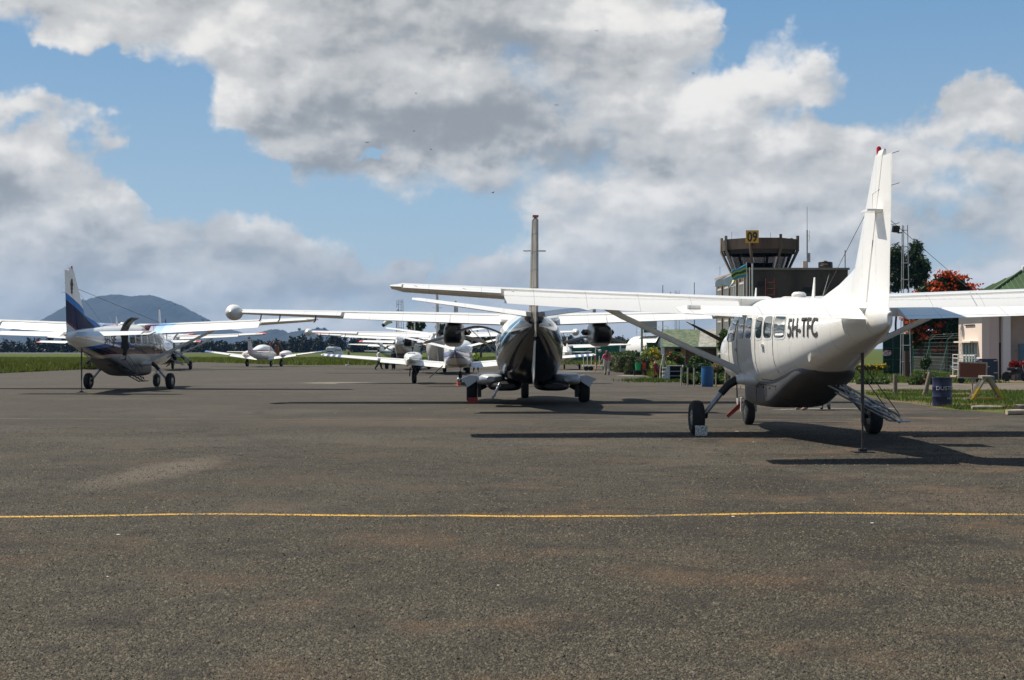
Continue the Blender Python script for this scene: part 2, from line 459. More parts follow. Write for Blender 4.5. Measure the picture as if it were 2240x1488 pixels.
# ------------------------------------------------------------------ people
def person(loc, rz, H, label, pose, cols, group=None, hair='short', hat=None, extra=None):
    """skinned figure facing +y; pose gives offsets of the joints; cols: skin, top, legs, shoe, hair"""
    t = empty('person', loc, label, 'person', rz, group); k = H/1.75
    J = dict(pel=(0,0,.98), wai=(0,0,1.12), che=(0,.01,1.32), nek=(0,0,1.46), hea=(0,.01,1.56), top=(0,.01,1.68),
        shl=(-.18,0,1.41), shr=(.18,0,1.41), ell=(-.23,-.03,1.14), elr=(.23,-.03,1.14), wrl=(-.25,.05,.9), wrr=(.25,.05,.9),
        hil=(-.09,0,.95), hir=(.09,0,.95), knl=(-.1,.02,.5), knr=(.1,.02,.5), anl=(-.1,-.02,.09), anr=(.1,-.02,.09), tol=(-.11,.13,.03), tor=(.11,.13,.03))
    J.update(pose)
    rad = dict(pel=(.14,.10), wai=(.125,.09), che=(.15,.10), nek=(.055,.055), hea=(.078,.09), top=(.06,.07), shl=(.06,.055), shr=(.06,.055),
        ell=(.042,.042), elr=(.042,.042), wrl=(.028,.028), wrr=(.028,.028), hil=(.09,.09), hir=(.09,.09), knl=(.058,.058), knr=(.058,.058),
        anl=(.04,.04), anr=(.04,.04), tol=(.035,.03), tor=(.035,.03))
    E = [('pel','wai'),('wai','che'),('che','nek'),('nek','hea'),('hea','top'),('che','shl'),('che','shr'),('shl','ell'),('ell','wrl'),('shr','elr'),('elr','wrr'),
        ('pel','hil'),('pel','hir'),('hil','knl'),('knl','anl'),('anl','tol'),('hir','knr'),('knr','anr'),('anr','tor')]
    def skin(J, E, rad, root, sub=1):
        nm = list(J); me = bpy.data.meshes.new('b'); me.from_pydata([J[n] for n in nm], [(nm.index(a), nm.index(b)) for a, b in E], [])
        o = bpy.data.objects.new('b', me); C.objects.link(o)
        md = o.modifiers.new('s', 'SKIN'); md.use_smooth_shade = True
        for i, n in enumerate(nm):
            sv = me.skin_vertices[0].data[i]; sv.radius = rad[n]; sv.use_root = n == root
        sb = o.modifiers.new('u', 'SUBSURF'); sb.levels = sub; sb.render_levels = sub
        dg = bpy.context.evaluated_depsgraph_get(); r = bpy.data.meshes.new_from_object(o.evaluated_get(dg)); bpy.data.objects.remove(o)
        return [tuple(v.co) for v in r.vertices], [tuple(p.vertices) for p in r.polygons]
    V, Fc = skin(J, E, rad, 'pel', 2)
    g = G(); g.add(V, Fc)
    # face: nose, ears, eyes, mouth
    hx, hy, hz = J['hea']
    g.tube([(hx,hy+.085,hz+.035),(hx,hy+.108,hz+.0),(hx,hy+.085,hz-.012)], [.008,.014,.008], 6)
    for sx in (-1,1): g.ball((hx+sx*.08,hy,hz+.01), .02, 8, 6, (.4,.8,1.2))
    # hands: palm, four curled fingers, thumb
    for sd, wr, el in ((-1,'wrl','ell'),(1,'wrr','elr')):
        w = Vector(J[wr]); d = (w-Vector(J[el])).normalized(); q = Vector((1,0,0)); f = d.cross(q).normalized()
        u = f; pal = w+d*.05
        hj = {'w': w, 'p': pal, 'q': w+d*.085}; hr = {'w': (.026,.026), 'p': (.034,.02), 'q': (.034,.016)}; V2, F2 = skin({k2: tuple(v) for k2, v in hj.items()}, [('w','p'),('p','q')], hr, 'w', 1); g.add(V2, F2)
        for i, L in enumerate((.065,.075,.07,.055)):
            b = w+d*.085+u*(.027-.018*i); g.tube([b, b+d*L*.5-q*sd*.006, b+d*L*.8-q*sd*.02, b+d*L*.9-q*sd*.035], [.009,.0085,.008,.006], 6)
        b = w+d*.03+u*.03; g.tube([b, b+u*.02+d*.025-q*sd*.01, b+u*.024+d*.05-q*sd*.02], [.011,.01,.007], 6)
    body = g
    sc = lambda vs: [(v[0]*k, v[1]*k, v[2]*k) for v in vs]
    # clothing: faces of the body sorted by nearest bone, pushed outward
    names = [(a, b) for a, b in E]
    seg = [(Vector(J[a]), Vector(J[b])) for a, b in E]
    def near(p):
        best = None
        for i, (a, b) in enumerate(seg):
            d = b-a; tt = max(0, min(1, (p-a).dot(d)/max(1e-6, d.dot(d)))); q = (p-(a+d*tt)).length
            if best is None or q < best[0]: best = (q, i, tt)
        return best[1], best[2]
    me = bpy.data.meshes.new('x'); me.from_pydata(V, [], Fc); me.update()
    nrm = [tuple(v.normal) for v in me.vertices]
    groups = {'shirt': [], 'trousers': [], 'shoe': []}
    sleeve = extra.get('sleeve', .6) if extra else .6
    for f in Fc:
        p = Vector((0,0,0))
        for i in f: p += Vector(V[i])
        p /= len(f); i, tt = near(p); a, b = names[i]
        if a in ('shl','shr') or (a in ('ell','elr') and sleeve > 1): groups['shirt'].append(f)
        elif (a, b) in (('wai','che'),('che','shl'),('che','shr')) or ((a, b) == ('che','nek') and tt < .55) or ((a, b) == ('pel','wai')): groups['shirt'].append(f)
        elif a == 'pel' or a in ('hil','hir') or (a in ('knl','knr') and tt < .9): groups['trousers'].append(f)
        elif a in ('anl','anr') or a in ('knl','knr'): groups['shoe'].append(f)
    G().add(sc(body.v), body.f).obj('body', cols[0], t)
    for nm, off, ci in (('shirt', .014, 1), ('trousers', .02, 2), ('shoe', .012, 3)):
        fs = groups[nm]; used = sorted({i for f in fs for i in f}); ix = {u: j for j, u in enumerate(used)}
        if nm == 'trousers' and extra: off = extra.get('loose', off)
        G().add(sc([tuple(V[i][q]+nrm[i][q]*off for q in range(3)) for i in used]), [tuple(ix[i] for i in f) for f in fs]).obj(nm, cols[ci], t)
    if hair:
        h = G().ball((hx, hy-.012, hz+.045), .102, 14, 10, (.95,1.02,.95))
        if hair == 'long': h.tube([(hx,hy-.04,hz+.05),(hx,hy-.09,hz-.08),(hx,hy-.12,hz-.26),(hx,hy-.1,hz-.36)], [.09,.10,.09,.03], 10)
        h.v = sc([v if (v[1] < hy+.055 or v[2] > hz+.085) else (v[0]*.8, hy+.05, max(v[2], hz+.07)) for v in h.v]); h.obj('hair', cols[4], t)
    return t
M = {}
M['rubber'] = mat('tyre rubber', (.013,.013,.013), .8, bump=.2, bscale=60)
M['alloy'] = mat('dull alloy', (.42,.42,.42), .42, .8, var=.3, vscale=9)
M['steel'] = mat('brushed steel', (.35,.36,.38), .45, .6)
M['black'] = mat('black rubber', (.012,.012,.012), .6)
M['soot'] = mat('sooty metal', (.02,.02,.021), .45, .3, var=.5, vscale=7)
M['white'] = white('white aircraft paint', dirt=.22)
M['whitew'] = white('white wing paint', pitch=.5, dirt=.06, jn=.4)
M['plain'] = mat('plain white paint', (.76,.75,.72), .4, var=.12, vscale=4)
M['podgrey'] = mat('grey pod paint', (.075,.078,.085), .45, coat=.0, var=.25, vscale=2.5)
M['glass'] = mat('dark cabin glass', (.016,.038,.042), .05, coat=.25, var=.6, vscale=2.2, spec=.5)
M['letter'] = mat('black lettering', (.02,.02,.02), .5)
M['red'] = mat('red paint', (.42,.025,.02), .45, var=.2)
M['redlens'] = mat('red lens', (.5,.012,.02), .15, coat=.6)
M['coral'] = mat('sun faded red paint', (.66,.13,.09), .45, var=.15)
M['yellow'] = mat('yellow paint', (.6,.36,.03), .5, var=.3, vscale=6)
M['gap'] = mat('dark seam', (.02,.018,.016), .8)
M['dark'] = mat('unlit interior', (.006,.006,.006), .9)  # near-black colour standing in for the darkness inside openings
M['brown'] = mat('dull brown underside', (.16,.13,.10), .5, var=.3)
M['strut'] = mat('light grey strut paint', (.62,.62,.60), .4)
M['propgrey'] = mat('grey propeller metal', (.33,.33,.33), .4, .3)
M['propblack'] = mat('black propeller', (.012,.012,.014), .4)
M['propwhite'] = mat('pale propeller', (.62,.62,.6), .4)
def hullC(x, y, z, c):
    w = (y*1.7+x).abs()
    b = z + (y+3.0)*.0 + ((y+3.5)*.11).min(.0)*-1.0*1.0
    c = nmix(b.lt(1.99), c, (.03,.13,.42)); c = nmix(b.lt(1.84), c, (.008,.012,.045)); c = nmix(b.lt(1.60), c, (.13,.02,.025)); c = nmix(b.lt(1.50), c, (.62,.62,.60))
    return c
def finC(x, y, z, c):
    s = z + (y+6.8)*.36
    c = nmix(s.lt(3.86), c, (.05,.19,.50)); c = nmix(s.lt(3.60), c, (.010,.016,.06)); c = nmix(s.lt(2.84), c, (.17,.03,.04)); c = nmix(s.lt(2.74), c, (.62,.62,.60))
    return c
def wingC(x, y, z, c):
    a = x.abs() - (y-1.4)*.16
    c = nmix(a.lt(2.15), c, (.42,.62,.80)); c = nmix(a.lt(1.78), c, (.16,.40,.72)); c = nmix(a.lt(1.42), c, (.12,.13,.28)); c = nmix(a.lt(1.0), c, (.45,.10,.10)); c = nmix(a.lt(.84), c, (.78,.77,.74))
    return c
def hullB(x, y, z, c):
    s = z - (y+6.3)*-.27 - 2.46
    c = nmix(s.lt(.42), c, (.02,.16,.30)); c = nmix(s.lt(.22), c, (.6,.62,.62)); c = nmix(s.lt(.17), c, (.02,.16,.30)); c = nmix(s.lt(.10), c, (.006,.009,.013))
    return c
M['hullC'] = white('white hull with blue and red stripes', hullC, rough=.12, coat=.8)
M['finC'] = white('fin with blue bands', finC, dirt=.03, rough=.5, coat=0, spec=.12)
M['wingC'] = white('wing with blue bands at its root', wingC, pitch=.5, dirt=.05)
M['hullB'] = white('white and gloss black hull', hullB, rough=.13, coat=.1, dirt=.02, spec=.35)
M['finB'] = mat('dusty brown grey rudder paint', (.20,.17,.13), .45, fn=lambda nt, o: nmix(lines(nsep(o)[2], .48, .02), nmix(nnoise(nvec('MULTIPLY', o, (1,1,.25)), 5, 4, .6).sm(.35,.65), (.27,.235,.18), (.12,.115,.11)), (.05,.04,.035)))
M['nacB'] = mat('gloss black nacelle', (.012,.014,.015), .3, coat=.1, fn=lambda nt, o: nmix(nsep(o)[2].lt(1.90), (.012,.014,.016), (.55,.52,.44)))
def hullI(x, y, z, c):
    c = nmix(((z-1.42+(y+3)*.05).abs()).lt(.12), c, (.10,.15,.38)); c = nmix(((z-1.25+(y+3)*.05).abs()).lt(.03), c, (.10,.15,.38))
    return nmix(z.lt(.98+.0), c, (.50,.46,.40))
M['hullI'] = white('white hull with blue side stripes', hullI)
def tipI(x, y, z, c):
    a = x.abs()
    for k in (5.85, 6.12, 6.39): c = nmix((a-k).abs().lt(.075), c, (.06,.10,.28))
    return c
M['wingI'] = white('white wing with three blue tip bars', tipI, dirt=.06)
def tipG(x, y, z, c):
    a = x.abs() - (y-.5)*.25
    c = nmix(a.gt(5.15), c, (.55,.08,.07)); c = nmix(a.gt(5.22), c, (.76,.76,.74)); c = nmix(a.gt(5.32), c, (.12,.2,.42))
    return c
M['wingG'] = white('white wing with blue tips', tipG, dirt=.05)
def hullG(x, y, z, c): return nmix((z-1.50-(y+4)*.02).abs().lt(.07), c, (.45,.06,.08))
M['hullG'] = white('white hull with red cheat line', hullG)
def hullJ(x, y, z, c): return nmix((z-1.33).abs().lt(.10), c, (.04,.20,.20))
M['hullJ'] = white('white hull with green stripe', hullJ)
def stabJ(x, y, z, c):
    for k in (1.45, 1.62): c = nmix((x.abs()-k).abs().lt(.06), c, (.10,.28,.5))
    return c
M['stabJ'] = white('white tailplane with blue bars', stabJ)
M['greenplane'] = mat('dark green paint', (.02,.12,.11), .4)

# ------------------------------------------------------------------ strut braced high wing single with belly pod
def caravan(name, loc, rz, label, lv='A', detail=True, tips=False, group=None, flap=25, door=True):
    t = empty(name, loc, label, 'airplane', rz, group)
    hm, wm, fm = (M['hullC'], M['wingC'], M['finC']) if lv == 'C' else (M['white'], M['whitew'], M['white'])
    H = Hull([(-6.70,.03,2.08,2.30,2),(-6.62,.07,2.04,2.34,2.1),(-6.3,.18,1.95,2.40,2.3),(-5.6,.33,1.80,2.48,2.5),(-5,.43,1.66,2.53,2.6),(-4,.56,1.44,2.58,2.8),(-3,.68,1.22,2.63,3.0),(-2,.77,1.05,2.68,3.1),
        (-1,.81,.96,2.72,3.2),(.5,.82,.93,2.74,3.2),(1.5,.81,.93,2.66,3.1),(2.1,.78,.95,2.42,3.0),(2.7,.72,.97,2.2,2.7),(3.5,.62,1.02,2.16,2.5),(4.2,.50,1.16,2.12,2.3),(4.65,.36,1.34,2.04,2.1),(4.8,.22,1.5,1.96,2)])
    hull = H.mesh(n=40, k=90).obj('fuselage', hm, t)
    # belly pod
    P = Hull([(-3.45,.30,1.30,1.42,3),(-3.2,.50,1.18,1.45,3.2),(-2.4,.57,.94,1.42,3.6),(-1.5,.60,.68,1.3,4.2),(-1.1,.605,.60,1.2,4.4),(-.7,.61,.565,1.2,4.4),(0,.61,.55,1.15,4.4),(.9,.60,.56,1.15,4.2),(1.25,.54,.62,1.12,3.6),(1.38,.38,.74,1.1,3)])
    pod = P.mesh(n=36, k=50).obj('cargo_pod', M['podgrey'], t)
    if detail:
        g = G()
        for sd in (-1, 1):
            for (a, b) in ((-.15,-.95),(-1.05,-1.75)):
                for q in ((a,.72),(b,.72)): g.tube([P.pt(sd,q[0],z,.002) for z in (.68,.8,.95,1.02)], .006, 4)
                g.tube([P.pt(sd,a+(b-a)*k/6,1.02,.002) for k in range(7)], .006, 4)
            for yy in (-.3,-.8,-1.3): g.ball(P.pt(sd,yy,.97,.004), .02, 8, 6)
        g.each('pod_hatch_seam', M['gap'], pod)
    # wings
    rt = (.72,1.62,2.60,2.02,.17); md = (4.5,1.52,2.775,1.72,.165); tp = (7.7,1.22,2.95,1.28,.14); cp = (7.94,1.12,2.97,1.02,.07)
    inner = (.2,1.62,2.60,2.02,.17)
    for sd in (1, -1):
        f = (lambda s: s) if sd == 1 else mir
        g = lift(G(), f([inner, rt, md, tp]), 0, .74); lift(g, f([tp, lerp_st(tp,cp,.5), cp]), 0, 1.0)
        w = g.obj('wing', wm, t)
        a0 = lerp_st(md, tp, .38)
        drop = lambda st, d, b: tuple((s[0], s[1]-b, s[2]-d, s[3], s[4]) for s in st)
        g = lift(G(), f(drop([lerp_st(rt,md,.06), md, lerp_st(md,tp,.36)], .05, .10)), .73, 1.0, R(flap)); g.obj('flap', wm, w)
        g = lift(G(), f([a0, lerp_st(md,tp,.99)]), .755, 1.0, R(3)); g.obj('aileron', wm, w)
        if tips:
            e0 = lerp_st(md,tp,.80); g = lift(G(), f([(s[0], s[1]+.004, s[2], s[3]*1.008, s[4]*1.06) for s in (e0, tp)]), 0, .745)
            lift(g, f([(s[0]+.004, s[1]+.004, s[2], s[3]*1.01, s[4]*1.1) for s in (tp, lerp_st(tp,cp,.5), cp)]), 0, 1); g.obj('wing_tip', M['coral'], w)
        if detail:
            g = G()
            for k in range(4):
                q = lerp_st(rt, md, .15+.28*k); g.box((sd*q[0], q[1]-q[3]*.80, q[2]-.16), (.05,.34,.09))
            g.each('flap_bracket', M['alloy'], w)
            g = G()
            for k in (.3,.6,.9):
                q = lerp_st(md, tp, k); g.tube([(sd*q[0], q[1]-q[3], q[2]+.02), (sd*(q[0]+.06), q[1]-q[3]-.22, q[2]+.03)], .004, 4)
            g.each('static_wick', M['black'], w)
        # strut with fairings
        g = G().tube([(sd*.76,.72,1.27),(sd*.9,.72,1.33),(sd*2.0,.70,1.82),(sd*3.2,.68,2.38),(sd*3.55,.67,2.60)], [.12,.07,.058,.058,.09], 12, sq=.42)
        g.obj('wing_strut', M['strut'] if lv != 'C' else M['plain'], t)
        # tail surfaces
        sr = (.08,-5.32,2.30,1.34,.11); sp_ = (3.0,-5.55,2.36,.98,.10); se = (3.13,-5.62,2.36,.80,.06)
        g = lift(G(), f([sr, sp_]), 0, .60, camber=0); tm_ = M['whitew']; s_ = g.obj('tailplane', tm_, t)
        g = lift(G(), f([lerp_st(sr,sp_,.08), lerp_st(sr,sp_,.93)]), .615, 1.0, R(16), camber=0); e_ = g.obj('elevator', tm_, s_)
        g = lift(G(), f([lerp_st(sr,sp_,.93), sp_, se]), .08, 1.0, R(7), camber=0); g.obj('elevator_horn', M['coral'] if tips else tm_, s_)
        if detail:
            g = G()
            for k in (.2,.5,.8): q = lerp_st(sr, sp_, k); g.box((sd*q[0], q[1]-q[3]*.62, q[2]-.02), (.02,.05,.10))
            g.each('hinge', M['gap'], s_)
    # fin, dorsal fin, rudder
    b = (2.40,-4.55,0,2.15,.085); m_ = (2.95,-4.90,0,1.83,.09); tt = (4.72,-6.02,0,.84,.09); tc = (4.80,-6.14,0,.66,.05)
    g = lift(G(), [b, m_, tt], 0, .56, vert=True); lift(g, [tt, tc], 0, .56, vert=True); fin = g.obj('fin', fm, t)
    g = lift(G(), [(2.30,-6.1+1.55,0,2.15,.08), m_, lerp_st(m_,tt,.985)], .575, 1.0, vert=True); rud = g.obj('rudder', fm, fin)
    g = G().loft([[(-.05,-2.85,2.60),(.05,-2.85,2.60),(.004,-2.85,2.64),(-.004,-2.85,2.64)],[(-.07,-4.0,2.5),(.07,-4.0,2.5),(.012,-4.0,2.82),(-.012,-4.0,2.82)],[(-.09,-4.75,2.5),(.09,-4.75,2.5),(.03,-4.72,2.97),(-.03,-4.72,2.97)],[(-.09,-5.0,2.5),(.09,-5.0,2.5),(.05,-5.05,3.04),(-.05,-5.05,3.04)]])
    g.obj('dorsal_fin', fm, fin)
    G().lathe([(.001,4.885),(.026,4.875),(.038,4.85),(.038,4.80),(.03,4.70)][::-1], (0,-6.20,0)).obj('beacon', M['redlens'], fin)
    if detail:
        g = G().box((-.12,-6.32,3.86), (.30,.34,.03)); g.obj('rudder_servo_fairing', fm, fin)
        g = G()
        for z in (4.68,4.2,3.6,3.3): g.tube([(0,-6.84+(4.68-z)*.02,z),(.05,-7.04,z+.01)], .005, 4)
        g.each('static_wick', M['black'], fin)
        g = G()
        q = lambda z, s: (s*.062, 0, z)
        for sd in (-1, 1):
            g.tube([(sd*.05,-6.05-.0*z,z) for z in (3.1,4.15)], .006, 4); g.tube([(sd*.05,-6.05,4.15),(sd*.035,-6.38,4.19)], .006, 4)
        g.each('trim_tab_seam', M['gap'], fin)
        g = G().tube([(0,-5.75,4.05),(3.9,.5,3.0) if lv == 'A' else (1.0,.9,2.85)], .006 if lv == 'A' else .008, 4); g.obj('aerial_wire', M['black'], t)
        g = G().tube([(0,-5.5,3.9),(0,-2.9,2.66)], .005, 4); g.obj('aerial_wire', M['black'], t)
        g = G()
        for (x, y, h) in ((-.30,1.4,.30),(.12,-1.75,.36)):
            g.loft([[(x-.012,y+.09,2.66),(x+.012,y+.09,2.66),(x+.012,y-.09,2.66),(x-.012,y-.09,2.66)],[(x-.005,y-.06,2.70+h),(x+.005,y-.06,2.70+h),(x+.005,y-.14,2.70+h),(x-.005,y-.14,2.70+h)]])
        g.each('blade_aerial', M['plain'], t)
        G().lathe([(.001,2.83),(.10,2.82),(.14,2.78),(.14,2.72),(.11,2.68)][::-1], (.06,-.9,0)).obj('roof_dome', M['plain'], t)
        g = G().tube([(.15,-2.35,2.62),(.15,-2.35,2.72),(.15,-2.75,3.06)], [.006,.006,.004], 5); g.obj('whip_aerial', M['steel'], t)
        g = G(); H.patch(g, 0, -1, -1, 2, 2)
        g = G().ball((0,-6.74,2.26), .035, 10, 7); g.obj('tail_light', M['plain'], hull)
        g = G().lathe([(.001,0),(.10,.002),(.11,.006)], n=16)
        g.v = [(H.hw(-3.9,1.62)*-1-.006, -3.9+v[0], 1.60+v[1]) for v in g.v]
        g.obj('access_cover', M['plain'], hull)
    # windows
    for sd in (1, -1):
        wins = [(-2.88,-2.26),(-2.12,-1.60),(-1.46,-1.0),(-.62,-.1),(.1,.62)] if sd < 0 else [(-2.02,-1.5),(-1.36,-.84),(-.62,-.1),(.1,.62)]
        for a, b2 in wins:
            g = G(); H.patch(g, sd, a-.045, b2+.045, 1.885, 2.37, .004, .45); g.obj('window_frame', M['plain'], hull)
            g = G(); H.patch(g, sd, a, b2, 1.93, 2.33, .012, .45); g.each('window', M['glass'], hull)
        g = G(); H.patch(g, sd, .95, 1.85, 1.88, 2.32, .01, .3, slope=-.12); g.obj('cockpit_window', M['glass'], hull)
        g = G()
        def seam(y0, y1, z0, z1):
            n = 8; loop = [(y0, z0+(z1-z0)*k/n) for k in range(n+1)]+[(y0+(y1-y0)*k/n, z1) for k in range(1,n+1)]+[(y1, z1-(z1-z0)*k/n) for k in range(1,n+1)]+[(y1+(y0-y1)*k/n, z0) for k in range(1,n+1)]
            g.tube([H.pt(sd, a, b, .001) for a, b in loop], .007, 4, False)
        if sd < 0: seam(-2.2,-.93,1.12,2.45)
        seam(.75,1.7,1.12,2.45)
        g.each('door_seam', M['gap'], hull)
        g = G()
        for yy, zz in (((-1.55,1.78),(.85,1.7)) if sd < 0 else ((.85,1.7),)):
            p = H.pt(sd, yy, zz, .03); g.box(p, (.05,.16,.05))
        g.each('door_handle', M['plain'], hull)
    # windscreen
    rings = []
    for k in range(9):
        y = 1.62+k*.10; w, zb, zt, e = H.at(y); r = []
        for j in range(11):
            a = math.pi*(.16+.68*j/10); c, q = math.cos(a), math.sin(a)
            zc = (zb+zt)/2; hh = (zt-zb)/2+.012
            r.append(((w+.012)*math.copysign(abs(c)**(2/e), c), y, zc+hh*abs(q)**(2/e)))
        rings.append(r+[(p[0]*.98,p[1],p[2]-.03) for p in r[::-1]])
    G().loft(rings).obj('windscreen', M['glass'], hull)
    # landing gear
    for sd in (1, -1):
        pts = [(sd*.55,.0,1.14),(sd*.80,0,1.14),(sd*.98,0,1.10),(sd*1.16,0,.98),(sd*1.30,0,.82),(sd*1.62,0,.42)]
        L = G().tube(pts, [.10,.10,.075,.06,.055,.045], 10).obj('landing_leg', M['steel'], t)
        G().tube(pts[2:5], [.088,.08,.075], 12).obj('leg_boot', M['black'], L)
        g = G().loft([[(sd*(.55+.0*k),.30*math.cos(a),1.12+.16*math.sin(a)) for a in [2*math.pi*j/14 for j in range(14)]] for k in (0,)]+[[(sd*1.0,.09*math.cos(a),1.10+.09*math.sin(a)) for a in [2*math.pi*j/14 for j in range(14)]]])
        g.obj('leg_fairing', hm if lv != 'C' else M['plain'], L)
        G().tube([(sd*1.60,0,.44),(sd*1.60,0,.36),(sd*1.70,0,.36)], .05, 8).obj('axle', M['soot'], L)
        wheel(t, (sd*1.79,0,.342), .342, .25)
    ng = G().tube([(0,3.42,1.1),(0,3.45,.62)], .055, 10).tube([(-.17,3.46,.30),(-.17,3.46,.60),(.17,3.46,.60),(.17,3.46,.30)], .028, 8).obj('nose_leg', M['plain'], t)
    wheel(t, (0,3.46,.29), .29, .20)
    if lv != 'C': G().slab([(-.2,3.4,.52),(-.2,3.44,.38),(-.50,3.3,.16),(-.54,3.3,.22)], (0,1,0), .012).obj('warning_streamer', M['red'], ng)
    # propeller
    hub = (0,4.95,1.74)
    g = G().lathe([(.28,4.74),(.27,4.9),(.22,5.05),(.12,5.2),(.001,5.27)], (0,0,1.74), 'Y', 20)
    spn = g.obj('spinner', M['alloy'], t)
    for a in ((-62, 58, 178) if lv != 'C' else (-4, 116, 236)):
        blade(spn, hub, R(a), 1.35, M['propblack'], M['propwhite'] if lv != 'C' else None, .24)
    g = G().tube([(.4,4.35,1.45),(.62,4.3,1.35),(.66,4.0,1.28)], .10, 10); g.obj('exhaust', M['soot'], t)
    # open passenger door on the right with folding steps
    if door:
        g = G(); H.patch(g, 1, -2.84, -2.14, 1.08, 2.42, .008, .2); g.obj('door_opening', M['dark'], hull)
        x0 = H.hw(-2.5, 1.1)
        ud = G(); rr = []
        for k in range(7):
            a = k/6; q = (H.hw(-2.5,2.42)+.02+.50*a-.05*math.sin(a*3), 2.44+.56*a+.10*math.sin(a*math.pi))
            rr.append([(q[0],-2.86,q[1]),(q[0],-2.10,q[1]),(q[0]+.03,-2.10,q[1]-.045),(q[0]+.03,-2.86,q[1]-.045)])
        ud.loft(rr); u_ = ud.obj('upper_door', M['plain'] if lv != 'C' else M['podgrey'], t)
        g = G().slab([(rr[2][2][0]+.0,-2.7,rr[2][2][2]-.004),(rr[2][2][0],-2.26,rr[2][2][2]-.004),(rr[5][2][0],-2.26,rr[5][2][2]-.004),(rr[5][2][0],-2.7,rr[5][2][2]-.004)], (.3,0,-1), .012); g.obj('window', mat('pale door window', (.12,.24,.22), .1, coat=.5), u_)
        st = G(); A = Vector((x0-.02,0,1.18)); B = Vector((1.44,0,.45))
        for yy in (-2.78,-2.22):
            st.tube([A+Vector((0,yy,.06)), B+Vector((0,yy,.05))], .022, 6); st.tube([A+Vector((0,yy,-.10)), B+Vector((0,yy,-.07))], .022, 6)
            for k in range(11):
                p = A.lerp(B, k/10)+Vector((0,yy,0)); st.box(p, (.018,.02,.16), ry=R(-40))
        for k in (.25,.5,.75): 
            p = A.lerp(B, k)+Vector((0,-2.5,.02)); st.box(p, (.20,.56,.025))
        p = B+Vector((.05,-2.5,-.05)); st.box(p, (.26,.60,.03))
        s_ = st.obj('airstair', M['steel'] if lv != 'C' else M['soot'], t)
        for yy in (-2.78,-2.22): G().tube([(x0+.02,yy,2.3),B+Vector((0,yy,.06))], .009, 5).obj('handrail_cable', M['soot'], s_)
    return t, H, hull

def flatfn(H, side, y0, z0, dy=-1, off=.011):
    return lambda u, v: H.pt(side, y0+dy*u, z0+v, off)

